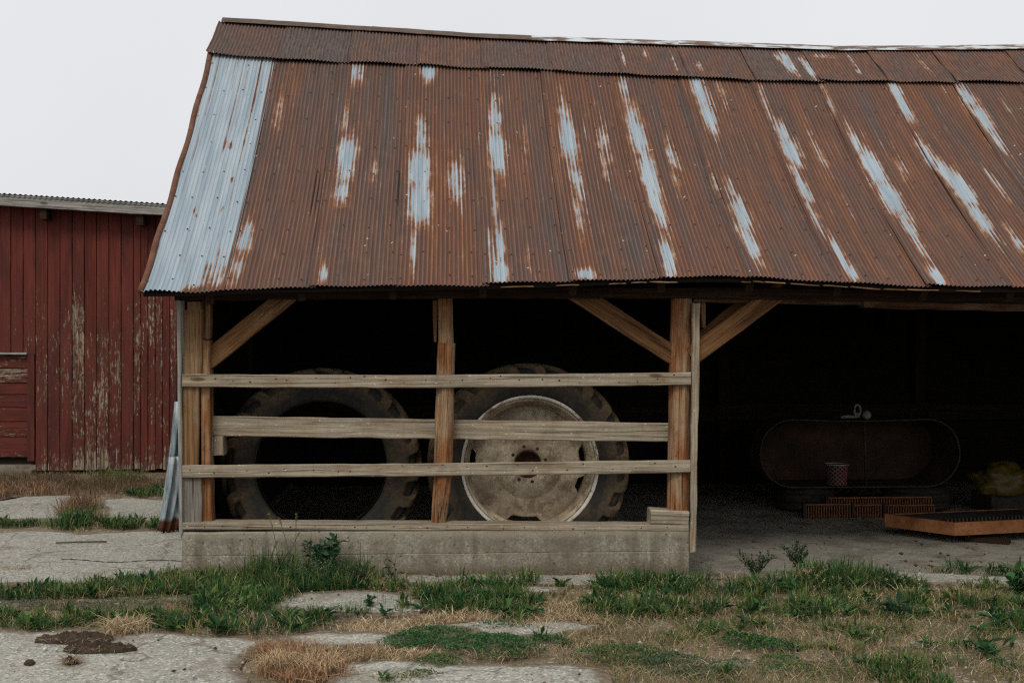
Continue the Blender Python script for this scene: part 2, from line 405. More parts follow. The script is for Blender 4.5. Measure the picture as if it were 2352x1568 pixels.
M['stick'] = simple('bleached_stick', (0.26, 0.21, 0.15), (0.45, 0.38, 0.29), 20)
M['twig'] = simple('dark_twig', (0.06, 0.045, 0.032), (0.12, 0.09, 0.065), 20)
M['pebble'] = simple('pale_pebble', (0.34, 0.32, 0.29), (0.62, 0.60, 0.56), 3)
b = NB('zinc_corrugated')
n1 = b.noise((10, 10, 1.5), 5, 0.65); n2 = b.noise((3, 3, 3), 4, 0.6)
tz = b.sep(b.n('ShaderNodeTexCoord').outputs['Object'])[2]
c = b.ramp(n1, [(0.40, (0.09, 0.12, 0.145)), (0.5, (0.23, 0.28, 0.315)), (0.60, (0.40, 0.455, 0.49))])
e = b.math('ADD', b.math('MULTIPLY', n2, 0.12), b.math('MULTIPLY', n1, 0.1))
e = b.math('SUBTRACT', tz, e)
c = b.mix(b.mr(e, -0.02, 0.015, 1.0, 0.0), c, (0.075, 0.028, 0.014))
M['zinc'] = b.col(c, 0.55)
b = NB('harlequin_foil')
uvn = b.uv('UVm'); s = b.sep(uvn)
a1 = b.math('ADD', s[0], s[1]); a2 = b.math('SUBTRACT', s[0], s[1])
f1 = b.math('FLOOR', a1); f2 = b.math('FLOOR', a2)
ch = b.math('MODULO', b.math('ABSOLUTE', b.math('ADD', f1, f2)), 2.0)
d1 = b.math('PINGPONG', a1, 0.5); d2 = b.math('PINGPONG', a2, 0.5)
dia = b.math('MULTIPLY', b.math('GREATER_THAN', d1, 0.12), b.math('GREATER_THAN', d2, 0.12))
c = b.mix(b.math('MULTIPLY', dia, 1.0), (0.30, 0.22, 0.21), b.mix(b.math('ABSOLUTE', b.math('SINE', b.math('MULTIPLY', s[0], 0.35))), (0.02, 0.012, 0.012), (0.26, 0.03, 0.03)))
M['harl'] = b.col(b.mix(0.45, c, (0.0, 0.0, 0.0)), 0.25); 
M['tinrim'] = simple('bright_tin_rim', (0.3, 0.28, 0.26), (0.45, 0.43, 0.4), 9, 0.3)

# ---------------------------------------------------------------- timber builders
def plank(name, a, bb, w, t, mat, parent=None, wd=Vector((0, 0, 1)), jit=0.003, seg=None, w2=None, bev=0.006, bend=0.0):
    """sawn board from a to bb (centre line); w along wd, t across both"""
    a = Vector(a); bb = Vector(bb); L = (bb - a).length
    ex = (bb - a).normalized(); ez = (wd - ex * wd.dot(ex)).normalized(); ey = ez.cross(ex)
    seg = seg or max(2, int(L / 0.12)); w2 = w if w2 is None else w2
    v = []; f = []
    for i in range(seg + 1):
        s = i / seg; ww = (w + (w2 - w) * s) / 2; tt = t / 2
        be = min(bev, tt * 0.6, ww * 0.6)
        ring = [(-tt + be, -ww), (tt - be, -ww), (tt, -ww + be), (tt, ww - be), (tt - be, ww), (-tt + be, ww), (-tt, ww - be), (-tt, -ww + be)]
        j1 = rnd.uniform(-jit, jit); j2 = rnd.uniform(-jit, jit); sg = bend * 4 * s * (1 - s)
        for (y, z) in ring:
            v.append((s * L + rnd.uniform(-jit, jit) * (1 if i in (0, seg) else 0), y + rnd.uniform(-jit, jit) * 0.25, z + (j1 if z > 0 else j2) + sg))
    for i in range(seg):
        for k in range(8):
            q = (k + 1) % 8
            f.append((i*8 + k, (i+1)*8 + k, (i+1)*8 + q, i*8 + q))
    f.append(tuple(range(8))); f.append(tuple(seg*8 + k for k in range(8))[::-1])
    mw = Matrix(((ex.x, ey.x, ez.x, a.x), (ex.y, ey.y, ez.y, a.y), (ex.z, ey.z, ez.z, a.z), (0, 0, 0, 1)))
    o = mesh(name, v, f, mat, None)
    o.matrix_world = mw
    if parent is not None: o.parent = parent; o.matrix_parent_inverse = Matrix.Identity(4)
    return o
def fplank(name, p0, p1, w0, w1, Y, t, mat, parent, **k):
    """board whose front face lies in the plane Y; marks p0, p1 on its centre line, face widths w0, w1 in the same marks"""
    a = atY(*p0, Y); c = atY(*p1, Y)
    d = math.hypot(p1[0] - p0[0], p1[1] - p0[1]); m = (c - a).length / d
    off = Vector((0, t / 2, 0))
    wd = Vector((-(c - a).z, 0, (c - a).x))
    return plank(name, a + off, c + off, w0 * m, t, mat, parent, wd=wd, w2=w1 * m, **k)
def log(name, pts, rads, mat, parent, n=18, crack=None, squash=1.0):
    """round timber through pts; local X follows it"""
    pts = [Vector(p) for p in pts]; a = pts[0]
    ex = (pts[-1] - a).normalized(); ey = Vector((0, 1, 0)); ey = (ey - ex * ey.dot(ex)).normalized(); ez = ex.cross(ey)
    L = (pts[-1] - a).length; rows = max(10, int(L / 0.045)); v = []; f = []
    seg = [(p - a).dot(ex) for p in pts]
    for i in range(rows + 1):
        x = L * i / rows
        j = max(k for k in range(len(seg)) if seg[k] <= x + 1e-6); j = min(j, len(seg) - 2)
        q = (x - seg[j]) / (seg[j+1] - seg[j]); c = pts[j].lerp(pts[j+1], q); r = rads[j] + (rads[j+1] - rads[j]) * q
        lc = Vector(((c - a).dot(ex), (c - a).dot(ey), (c - a).dot(ez)))
        for k in range(n):
            t = 2 * math.pi * k / n
            rr = r * (1 + 0.07 * mn.noise(Vector((x * 1.2, math.cos(t) * 1.5 + 7, math.sin(t) * 1.5 + a.x * 3))) + 0.045 * mn.noise(Vector((x * 6, k * 1.7, a.x * 5))))
            if crack is not None:
                dk = abs((k - crack - 0.9 * math.sin(x * 1.6) + n / 2) % n - n / 2)
                if dk < 0.55: rr *= 0.86
            v.append((lc.x, lc.y + rr * math.cos(t) * squash, lc.z + rr * math.sin(t)))
    for i in range(rows):
        for k in range(n):
            q = (k + 1) % n
            f.append((i*n + k, i*n + q, (i+1)*n + q, (i+1)*n + k))
    f.append(tuple(range(n))[::-1]); f.append(tuple(rows*n + k for k in range(n)))
    o = mesh(name, v, f, mat, None)
    o.matrix_world = Matrix(((ex.x, ey.x, ez.x, a.x), (ex.y, ey.y, ez.y, a.y), (ex.z, ey.z, ez.z, a.z), (0, 0, 0, 1)))
    o.parent = parent
    return o

# ---------------------------------------------------------------- ground, slabs
YF, YE, YJ, YR, YB = 8.42, 8.15, 10.57, 11.15, 14.15
FLOORZ = -0.06
def grid_ground():
    xs = np.unique(np.concatenate([[-400, -150, -60, -25, -14], np.linspace(-9, 9, 150), [14, 25, 60, 150, 400]]))
    ys = np.unique(np.concatenate([[-300, -100, -30, -8], np.linspace(0, 5, 12), np.linspace(5, 16, 120), [20, 30, 60, 120, 400]]))
    gx, gy = np.meshgrid(xs, ys); v = np.zeros((gx.size, 3)); v[:, 0] = gx.ravel(); v[:, 1] = gy.ravel()
    for i in range(len(v)):
        x, y = v[i, 0], v[i, 1]
        if abs(x) < 10 and y < 17:
            h = 0.010 * mn.noise(Vector((x * 1.3, y * 1.3, 0))) + 0.012 * mn.noise(Vector((x * 5, y * 5, 3)))
            v[i, 2] = -0.012 + h
            if y > 8.3 and x > -1.75: v[i, 2] = -0.12
        else: v[i, 2] = -0.02
    nx, ny = len(xs), len(ys)
    idx = np.arange(nx * ny).reshape(ny, nx)
    f = np.stack([idx[:-1, :-1], idx[:-1, 1:], idx[1:, 1:], idx[1:, :-1]], -1).reshape(-1, 4)
    return npmesh('ground', v, f, M['soil'], None, True)
tag(grid_ground(), 'bare brown soil of the farmyard', 'ground', kind='structure')

def ragged(poly, step=0.05, amp=0.03, seed=0):
    out_ = []
    for i in range(len(poly)):
        a = poly[i]; c = poly[(i + 1) % len(poly)]
        n = max(1, int((c - a).length / step)); d = (c - a); nrm = Vector((-d.y, d.x, 0)).normalized()
        for k in range(n):
            p = a + d * (k / n)
            s = mn.noise(Vector((p.x * 3, p.y * 3, seed))) * amp * 1.6 + mn.noise(Vector((p.x * 14, p.y * 14, seed + 5))) * amp * 0.7
            out_.append(p + nrm * s)
    return out_
yard = empty('concrete_yard'); tag(yard, 'broken concrete yard slabs with weeds in the gaps', 'pavement', kind='structure')
SLABS = [
 [(-1000,1226),(-260,1228),(60,1222),(140,1221),(200,1230),(330,1222),(470,1222),(470,1300),(440,1312),(380,1330),(250,1347),(60,1342),(-260,1345),(-1000,1338)],
 [(-800,1160),(-120,1165),(10,1153),(60,1143),(205,1141),(216,1165),(214,1197),(100,1194),(-120,1198),(-800,1196)],
 [(236,1152),(300,1147),(440,1158),(460,1212),(330,1204),(238,1200)],
 [(-1100,1452),(-330,1449),(0,1452),(70,1456),(190,1452),(300,1452),(420,1461),(560,1468),(604,1478),(590,1500),(560,1530),(580,1600),(560,1680),(-420,1690),(-1100,1680)],
 [(608,1388),(680,1366),(830,1358),(955,1370),(990,1394),(960,1413),(800,1418),(690,1414)],
 [(640,1470),(740,1456),(880,1458),(965,1474),(905,1494),(760,1494),(660,1484)],
 [(1000,1438),(1090,1426),(1250,1428),(1400,1436),(1365,1450),(1280,1464),(1100,1464)],
 [(765,1532),(880,1520),(1010,1522),(1080,1534),(1250,1528),(1330,1530),(1395,1548),(1425,1600),(1440,1660),(690,1680),(740,1590)],
 [(1880,1320),(2000,1317),(2150,1322),(2420,1336),(2700,1340),(2690,1356),(2345,1354),(2100,1343),(1950,1337)],
 [(480,1318),(1000,1322),(1590,1322),(1640,1342),(1300,1347),(980,1340),(700,1347),(500,1337)],
 [(1040,1352),(1200,1350),(1300,1354),(1290,1366),(1120,1368)],
]
slab_polys = []
for i, P in enumerate(SLABS):
    poly = ragged([gnd(x, y, 0.0) for x, y in P], 0.05, 0.03, i * 3.1)
    slab_polys.append(np.array([(p.x, p.y) for p in poly]))
    n = len(poly); top = 0.012 + 0.006 * (i % 3)
    cx = sum(p.x for p in poly) / n; cy = sum(p.y for p in poly) / n
    def ins(p, d):
        q = Vector((cx - p.x, cy - p.y, 0)); L_ = q.length; return p + q * min(0.85, d / max(L_, 0.05))
    v = [(p.x, p.y, -0.06) for p in poly] + [(p.x, p.y, top - 0.010) for p in poly]
    for d_ in (0.012, 0.14): v += [(q.x, q.y, top) for q in (ins(p, d_) for p in poly)]
    f = []
    for r in range(3):
        for k in range(n):
            q = (k + 1) % n; f.append((r*n + k, r*n + q, (r+1)*n + q, (r+1)*n + k))
    f.append(tuple(3*n + k for k in range(n)))
    so_ = mesh('slab', v, f, M['slab'], yard)
    at = so_.data.attributes.new('edge', 'FLOAT', 'POINT'); at.data.foreach_set('value', [1.0] * (3 * n) + [0.0] * n)
# floor of the shed with its worn front edge
fp = ragged([Vector((-1.72, 8.75, 0)), Vector((1.55, 8.75, 0)), Vector((1.55, 8.28, 0)), Vector((9.0, 8.15, 0)), Vector((9.0, 14.1, 0)), Vector((-1.72, 14.1, 0))], 0.12, 0.02, 50)
n = len(fp)
mesh('shed_floor', [(p.x, p.y, -0.14) for p in fp] + [(p.x, p.y, FLOORZ) for p in fp],
     [(k, (k+1) % n, n + (k+1) % n, n + k) for k in range(n)] + [tuple(n + k for k in range(n))], M['floor'])
tag(bpy.data.objects['shed_floor'], 'dusty concrete floor inside the open shed', 'floor', kind='structure')

# ---------------------------------------------------------------- shed
shed = empty('open_shed', (0, 0, 0))
tag(shed, 'long open fronted timber shed under a rusty corrugated roof', 'shed')
XL = atY(413, 1000, YF).x; XRB = atY(1582, 1215, YF).x; XEND = 9.1
zf = atY(1000, 1217, YF).z
# foundation wall with a cold joint between two pours
mb = MB(); zj = atY(1000, 1271, YF).z; x0, x1 = XL + 0.015, XRB
prof = [(YF, -0.1), (YF, zj - 0.006), (YF + 0.004, zj), (YF + 0.001, zj + 0.006), (YF + 0.001, zf - 0.012), (YF + 0.012, zf), (YF + 0.22, zf), (YF + 0.22, -0.1)]
ns = 60; v = []; f = []
for i in range(ns + 1):
    x = x0 + (x1 - x0) * i / ns
    for k, (y, z) in enumerate(prof):
        v.append((x, y + 0.005 * mn.noise(Vector((x * 4, k * 3, 1))), z + (0.004 * mn.noise(Vector((x * 6, k, 5))) if z > 0 else 0)))
m = len(prof)
for i in range(ns):
    for k in range(m - 1): f.append((i*m + k, (i+1)*m + k, (i+1)*m + k + 1, i*m + k + 1))
f.append(tuple(range(m))); f.append(tuple(ns*m + k for k in range(m))[::-1])
mesh('foundation_wall', v, f, M['found'], shed)
YP = YF + 0.028                                  # face of the posts, behind the rails
fplank('sill_board', (417, 1208), (1582, 1212.5), 17, 14, YF - 0.004, 0.17, M['rail'], shed, jit=0.002)
fplank('rail', (418, 873.5), (1588, 869), 29, 30, YF, 0.026, M['rail'], shed, jit=0.002, bend=-0.012)
fplank('rail', (416, 1082.5), (1586, 1070), 29, 30, YF, 0.026, M['rail'], shed, jit=0.002, bend=-0.006)
fplank('rail', (481, 978), (1535, 993), 46, 44, YP + 0.145, 0.03, M['rail'], shed, jit=0.003)
# corner timbers
fplank('siding_edge', (410, 690), (415, 1226), 9, 8, YF - 0.01, 0.03, M['grey'], shed, jit=0.002)
fplank('corner_board', (441, 712), (442, 859), 45, 42, YP, 0.05, M['board'], shed)
fplank('corner_board', (438, 888), (437, 1068), 38, 36, YP, 0.05, M['board'], shed)
fplank('corner_board', (440, 1097), (441, 1200), 44, 44, YP, 0.045, M['greybrown'], shed)
fplank('corner_board', (447, 693), (447, 712), 33, 33, YP, 0.05, M['board'], shed)
fplank('post', (471, 782), (473, 1200), 20, 24, YP + 0.03, 0.14, M['post'], shed, jit=0.004)
fplank('bracket_block', (472, 690), (472, 779), 22, 18, YP + 0.06, 0.10, M['brace'], shed, jit=0.005, bev=0.012)
fplank('brace', (462, 840), (672, 668), 43, 43, YP + 0.075, 0.05, M['brace'], shed, jit=0.003)
fplank('spacer_block', (496, 1002), (497, 1045), 30, 30, YP + 0.11, 0.16, M['rail'], shed)
# log post in the middle of the pen
zt = 692
log('post', [atY(1007, 1199, YP + 0.06), atY(1012, 1150, YP + 0.06), atY(1018, 1090, YP + 0.06), atY(1021, 960, YP + 0.06), atY(1025, 787, YP + 0.06)], [0.052, 0.060, 0.063, 0.066, 0.063], M['post'], shed, crack=6)
log('post', [atY(1024, 792, YP + 0.062), atY(1022, zt - 8, YP + 0.062)], [0.055, 0.053], M['post'], shed, n=14)
fplank('shim_board', (999, 785), (999, 690), 6, 12, YP + 0.03, 0.08, M['brace'], shed)
# big post on its block
log('post', [atY(1556, 1180, YP + 0.075), atY(1560, 960, YP + 0.075), atY(1566, 682, YP + 0.075)], [0.078, 0.076, 0.074], M['post'], shed, n=22, crack=10, squash=0.95)
fplank('post_block', (1495, 1188), (1582, 1190), 33, 33, YF + 0.003, 0.17, M['rail'], shed, jit=0.004, bev=0.012)
fplank('brace', (1572, 832), (1318, 668), 42, 42, YP + 0.05, 0.055, M['brace'], shed)
fplank('jamb_board', (1600.5, 696), (1592.5, 1267), 17, 13, YF - 0.012, 0.05, M['rail'], shed, jit=0.004)
fplank('shim_block', (1616, 690), (1617, 752), 12, 10, YP + 0.09, 0.07, M['board'], shed)
fplank('brace', (1588, 819), (1800, 662), 44, 44, YP + 0.01, 0.05, M['brace'], shed)
fplank('brace', (1597, 784), (1740, 670), 26, 26, YP + 0.22, 0.05, M['brace'], shed)
# beams
def xz(Y, px, py): p = atY(px, py, Y); return p
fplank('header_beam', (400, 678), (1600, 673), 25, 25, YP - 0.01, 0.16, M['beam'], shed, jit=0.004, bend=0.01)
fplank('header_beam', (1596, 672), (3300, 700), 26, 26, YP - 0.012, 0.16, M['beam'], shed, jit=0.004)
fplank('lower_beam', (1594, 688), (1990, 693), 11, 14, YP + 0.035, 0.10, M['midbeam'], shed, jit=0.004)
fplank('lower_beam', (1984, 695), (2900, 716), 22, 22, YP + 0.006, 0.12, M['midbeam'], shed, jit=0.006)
log('post', [Vector((5.35, YP + 0.08, FLOORZ)), Vector((5.33, YP + 0.08, 1.82))], [0.08, 0.075], M['post'], shed)
log('post', [Vector((8.95, YP + 0.08, FLOORZ)), Vector((8.95, YP + 0.08, 1.82))], [0.08, 0.075], M['post'], shed)

# ---- roof lines
def line_at(P, Y):
    pts = [atY(x, y, Y) for x, y in P]
    X = np.array([p.x for p in pts]); Z = np.array([p.z for p in pts])
    return lambda x: np.interp(x, X, Z)
zE = line_at([(200,673),(322,671),(345,668),(400,670),(510,667),(540,663),(700,660),(908,656),(1107,653),(1300,647),(1500,639),(1650,636),(1770,639),(1900,647),(2030,655),(2200,660),(2352,660),(3300,662)], YE)
zJ = line_at([(300,112),(487,127),(638,139),(801,146),(955,151),(1108,159),(1275,166),(1416,172),(1582,179),(1714,186),(1869,189),(2027,190),(2175,191),(2352,193),(3000,196)], YJ)
zR = line_at([(350,48),(520,58),(660,66),(1105,95),(1500,109),(1900,122),(2100,122),(2352,119),(2900,120)], YR)
SAG = 0.07
def S_main(X, s):
    y = YE + s * (YJ - YE)
    return y, zE(X) * (1 - s) + zJ(X) * s - SAG * 4 * s * (1 - s)
pit = math.atan2(float(zJ(1.0) - zE(1.0)), YJ - YE)
NRM = np.array([0, -math.sin(pit), math.cos(pit)])
def roof_hit(px, py):
    s = np.linspace(-0.02, 1.02, 261); d = ray(px, py)
    y = YE + s * (YJ - YE); t = y / d[1]; X = d[0] * t; z = EYE + d[2] * t
    _, zs = S_main(X, s)
    i = int(np.argmin(np.abs(z - zs))); return X[i], s[i]
BL = [  # bare zinc showing through the rust: place, half width, half height, strength
 (640,250,13,45,.42),(795,370,20,58,.95),(785,440,17,34,.8),(822,165,15,24,.8),(565,545,17,32,.9),(546,610,13,40,.6),(792,290,7,40,.45),
 (985,165,17,24,.9),(965,395,24,55,1),(962,470,27,45,1.1),(968,315,13,50,.7),(948,580,6,60,.6),(1045,420,22,50,.6),(742,635,7,20,.7),(860,390,10,40,.3),
 (1138,270,14,50,.8),(1142,350,21,52,.95),(1135,470,6,90,.65),(1148,560,10,50,.8),(1148,625,20,28,1.1),(1205,330,10,40,.35),(1215,600,6,30,.4),(1128,600,6,60,.5),
 (1305,320,20,58,.95),(1320,400,15,52,.75),(1328,490,7,60,.6),(1345,632,24,10,.9),(1293,260,7,50,.6),(1385,330,14,40,.45),(1390,390,12,30,.4),
 (1432,200,11,34,.8),(1465,310,22,60,.95),(1490,400,22,62,.95),(1505,470,15,60,.85),(1530,590,13,48,.9),(1478,350,20,50,.6),(1545,360,13,38,.6),(1555,420,10,30,.4),
 (1607,210,18,42,.9),(1628,270,17,42,.8),(1660,230,12,40,.35),(1700,490,16,52,.9),(1722,560,16,42,.9),(1680,440,9,34,.7),(1755,230,7,60,.4),(1640,420,6,30,.5),
 (1800,315,14,42,.85),(1818,350,21,36,.95),(1845,430,15,52,.8),(1870,500,8,50,.6),(1930,590,13,42,.85),(1955,627,12,16,.9),(1880,350,12,40,.5),
 (1965,330,10,32,.6),(2010,390,24,46,1),(2045,450,22,50,1),(2090,530,13,50,.75),(2150,640,14,20,1),(2070,390,10,40,.45),(1900,230,8,40,.5),
 (2060,215,14,30,.75),(2078,250,13,30,.8),(2130,360,12,40,.7),(2210,440,22,42,1),(2248,500,17,42,.9),(2170,400,15,40,.8),(2290,430,10,40,.4),
 (2220,225,16,30,.95),(2255,270,17,42,.9),(2288,320,11,40,.75),(2340,560,12,40,.6),(2310,245,10,40,.35),
]
BLX = []
for (px, py, rx, ry, st) in BL:
    X, s = roof_hit(px, py); X2, _ = roof_hit(px + rx, py); _, s1 = roof_hit(px, py - ry); _, s2 = roof_hit(px, py + ry)
    BLX.append((X, s, abs(X2 - X) * 0.9 + 0.008, abs(s1 - s2) / 2 + 0.012, st))
BR = [(1485,120,8,14,.5),(1430,140,5,20,.6),(1545,150,5,25,.5),(1810,150,13,28,1),(1850,165,9,25,.9),(1600,165,6,15,.6),(1795,130,12,10,.8),(1900,130,30,6,.6),(1960,150,6,25,.5),(2120,160,6,25,.5)]
roof = None
seams = [322, 510, 709, 908, 1107, 1308, 1514, 1716, 1926, 2124, 2323]
seamX = [atY(s, 660, YE).x for s in seams]
seamX[0] = atY(325, 668, YE).x
while seamX[-1] < XEND + 0.2: seamX.append(seamX[-1] + 0.603)
PITCH = 0.0302; AMP = 0.0062
def sheet(name, X0, X1, fn, s0, s1, lift0, lift1, rows, blobs, base, parent, seed, per=8, galv_fn=None, skew=0.0, curl=0.0, tone=0.0):
    nx = int(round((X1 - X0) / PITCH * per)); X = np.linspace(X0, X1, nx + 1); S = np.linspace(s0, s1, rows + 1)
    gx, gs = np.meshgrid(X, S)
    y, z = fn(gx, gs)
    u = (gx - X0) / (X1 - X0)
    cor = np.cos(2 * math.pi * (gx - X0) / PITCH)
    lift = lift0 + (lift1 - lift0) * u + AMP * cor
    rs = np.random.RandomState(seed)
    ph = rs.uniform(0, 6, 4)
    lift = lift + 0.004 * np.sin(gs * 9 + ph[0]) + 0.004 * (1 - u) ** 6 * np.abs(np.sin(gs * 13 + ph[1]))
    if curl: lift = lift + curl * np.clip(1 - (gs - s0) / 0.05, 0, 1) ** 2 * np.sin(u * 7 + ph[2])
    v = np.stack([gx + skew * gs + 0.003 * np.sin(gs * 7 + ph[3]), y + lift * NRM[1], z + lift * NRM[2]], -1).reshape(-1, 3)
    g = np.full(gx.shape, base)
    for (bx, bs, rx, rs_, st) in blobs:
        if bx < X0 - 0.3 or bx > X1 + 0.3: continue
        g = np.maximum(g, base + st * np.exp(-(((gx - bx) / rx) ** 2) ** 1.3 - (((gs - bs) / rs_) ** 2)))
    if galv_fn is not None: g = galv_fn(gx, gs, u, g)
    idx = np.arange(v.shape[0]).reshape(rows + 1, nx + 1)
    f = np.stack([idx[:-1, :-1], idx[:-1, 1:], idx[1:, 1:], idx[1:, :-1]], -1).reshape(-1, 4)
    uvm = np.stack([gx - X0, gs * 3.5, np.zeros_like(gx)], -1)
    o = npmesh(name, v, f, M['rust'], parent, True, {'galv': ('FLOAT', g.ravel()), 'corr': ('FLOAT', ((cor + 1) / 2).ravel()), 'tone': ('FLOAT', np.full(gx.size, tone)), 'UVm': ('FLOAT_VECTOR', uvm.reshape(-1, 3))})
    return o
# roof deck (sheathing under the iron) carries the sheets
def deck():
    X = np.linspace(seamX[0] + 0.004, XEND + 0.1, 60); v = []; f = []
    secs = [(0, 'm', 0.012), (0.5, 'm', 0), (1.0, 'm', 0), (None, 'r', 0), (None, 'b', 0)]
    for x in X:
        rowp = []
        for s in (0.012, 0.25, 0.5, 0.75, 1.0):
            y, z = S_main(x, s); rowp.append((x, y, float(z) - 0.03))
        rowp.append((x, YR, float(zR(x)) - 0.035))
        rowp.append((x, YB + 0.25, float(zR(x)) - 0.03 - (YB + 0.25 - YR) * math.tan(pit) * 0.98))
        lo = [(p[0], p[1] + 0.012, p[2] - 0.022) for p in rowp]
        v += rowp + lo
    k = 7; m = 14
    for i in range(len(X) - 1):
        for j in range(k - 1):
            f.append((i*m + j, (i+1)*m + j, (i+1)*m + j + 1, i*m + j + 1))
            f.append((i*m + k + j, i*m + k + j + 1, (i+1)*m + k + j + 1, (i+1)*m + k + j))
        f.append((i*m, i*m + k, (i+1)*m + k, (i+1)*m)); f.append((i*m + k - 1, (i+1)*m + k - 1, (i+1)*m + m - 1, i*m + m - 1))
    for i in (0, len(X) - 1):
        for j in range(k - 1): f.append((i*m + j, i*m + j + 1, i*m + k + j + 1, i*m + k + j))
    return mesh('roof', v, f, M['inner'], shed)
roof = deck()
def galv0(gx, gs, u, g):
    d = np.full(g.shape, 1.12)
    d -= 0.62 * np.clip((0.34 - gs) / 0.3, 0, 1) * np.clip((u - 0.30) / 0.5, 0, 1)
    d -= 0.8 * np.clip((0.018 - gs) / 0.018, 0, 1) * np.clip((u - 0.3) * 4, 0, 1)
    for uu, wd, a in ((0.14, .008, .5), (0.30, .006, .3), (0.44, .010, .6), (0.53, .008, .55), (0.62, .010, .55), (0.80, .016, .75), (0.9, .008, .4)):
        d -= 1.5 * a * np.exp(-((u - uu) / wd) ** 2) * np.clip((gs - 0.25) / 0.75, 0, 1) ** 0.7
    for uu, ss, r in ((.55, .60, .03), (.62, .595, .025), (.35, .32, .02), (.72, .33, .03), (.66, .83, .018), (.75, .45, .02), (.4, .3, .02)):
        d -= 0.9 * np.exp(-((u - uu) / r) ** 2 - ((gs - ss) / (r * 0.7)) ** 2)
    d -= 0.5 * np.clip((0.035 - u) / 0.02, 0, 1)
    return d
for k in range(len(seamX) - 1):
    x0, x1 = seamX[k], seamX[k + 1] + 0.05
    if k == 0:
        sheet('roof_sheet', x0, x1 - 0.035, S_main, -0.004, 1.012, 0.006, 0.006, 60, [], 0, roof, 1, galv_fn=galv0, curl=0.01)
    else:
        sheet('roof_sheet', x0, x1, S_main, rnd.uniform(-0.004, 0.004), 1.0, 0.009 if k > 1 else 0.0, 0.0, 60, BLX, rnd.uniform(-0.02, 0.05), roof, 10 + k, curl=0.005, tone=rnd.uniform(0, 0.3))
def S_top(X, s):
    y = YJ - 0.02 + s * (YR - YJ + 0.02)
    a = zJ(X) - 0.012; return y, a * (1 - s) + (zR(X)) * s
BRX = []
for (px, py, rx, ry, st) in BR:
    p = atY(px, py, 10.85); q = atY(px + rx, py, 10.85)
    j = float(zJ(p.x)); r_ = float(zR(p.x)); s = (p.z - j) / (r_ - j)
    BRX.append((p.x, s, q.x - p.x, ry / 70.0, st))
tx = [min(atY(487, 100, YJ).x, seamX[0] - 0.03)] + [atY(s, 110, 10.86).x for s in (652, 806, 960, 1107, 1262, 1415, 1565, 1712, 1856, 2010, 2160, 2330)]
while tx[-1] < XEND + 0.2: tx.append(tx[-1] + 0.6)
for k in range(len(tx) - 1):
    sheet('roof_sheet', tx[k], tx[k + 1] + 0.05, S_top, -0.02 + rnd.uniform(-0.02, 0.02), 1.0, 0.034, 0.026, 14, BRX, -0.15 if k < 5 else -0.02, roof, 60 + k, curl=0.006, tone=[.55, .85, .45, .35, .6, .5, .3, .35, .7, .3, .4, .3][min(k, 11)])
# far slope, one run of iron
def S_back(X, s):
    y = YR + s * (YB + 0.3 - YR); return y, zR(X) - 0.0 - (y - YR) * math.tan(pit) * 0.98
bx = np.linspace(tx[0], XEND + 0.2, 700); bs = np.linspace(0, 1, 6); gx, gs = np.meshgrid(bx, bs)
y, z = S_back(gx, gs); z = z + 0.01 + AMP * np.cos(2 * math.pi * gx / 0.12)
v = np.stack([gx, y, z], -1).reshape(-1, 3); idx = np.arange(len(v)).reshape(6, 700)
f = np.stack([idx[:-1, :-1], idx[:-1, 1:], idx[1:, 1:], idx[1:, :-1]], -1).reshape(-1, 4)
npmesh('roof_sheet', v, f, M['rustplain'], roof, True)
# ridge capping in lengths
def cap_piece(xa, xb, mat, dz, tilt):
    v = []; f = []; nseg = 14; prof = []
    for a in np.linspace(-1, 1, 9):
        prof.append((a * 0.085, -abs(a) ** 1.5 * 0.060))
    for i in range(nseg + 1):
        s = i / nseg; x = xa + (xb - xa) * s
        z = float(zR(x)) + 0.068 + dz + tilt * s
        for (py, pz) in prof:
            v.append((x, YR + py, z + pz + 0.005 * mn.noise(Vector((x * 5, py * 30, dz * 100)))))
    m = len(prof)
    for i in range(nseg):
        for k in range(m - 1): f.append((i*m + k, (i+1)*m + k, (i+1)*m + k + 1, i*m + k + 1))
    o = mesh('ridge_cap', v, f, mat, roof, True)
    return o
b = NB('flaking_zinc_cap')
n1 = b.noise((3, 16, 16), 5, 0.65); c = b.mix(b.mr(n1, 0.46, 0.54), (0.50, 0.55, 0.57), (0.14, 0.085, 0.06)); M['capz'] = b.col(c, 0.6)
M['capb'] = simple('brown_cap_iron', (0.085, 0.062, 0.05), (0.15, 0.105, 0.08), 6)
cx_ = [atY(p, 70, YR).x for p in (517, 860, 1215, 1560, 1905, 2352)]
for k in range(5): cap_piece(cx_[k] - 0.02, cx_[k + 1] + 0.02, M['capb'] if k < 2 else M['capz'], 0.003 * (k % 2), 0.0)
cap_piece(cx_[-1] - 0.02, XEND + 0.2, M['capz'], 0.002, 0)
# rolled rake edge on the left
pts = []
for s in np.linspace(-0.005, 1.0, 26):
    X = seamX[0]; yy, zz = S_main(X, s)
    pts.append((X - 0.004 + 0.006 * math.sin(s * 23), yy, float(zz) + 0.014))
mb = MB(); mb.tube(pts, 0.021, 8); mb.build('rake_trim', M['rustplain'], roof, True)
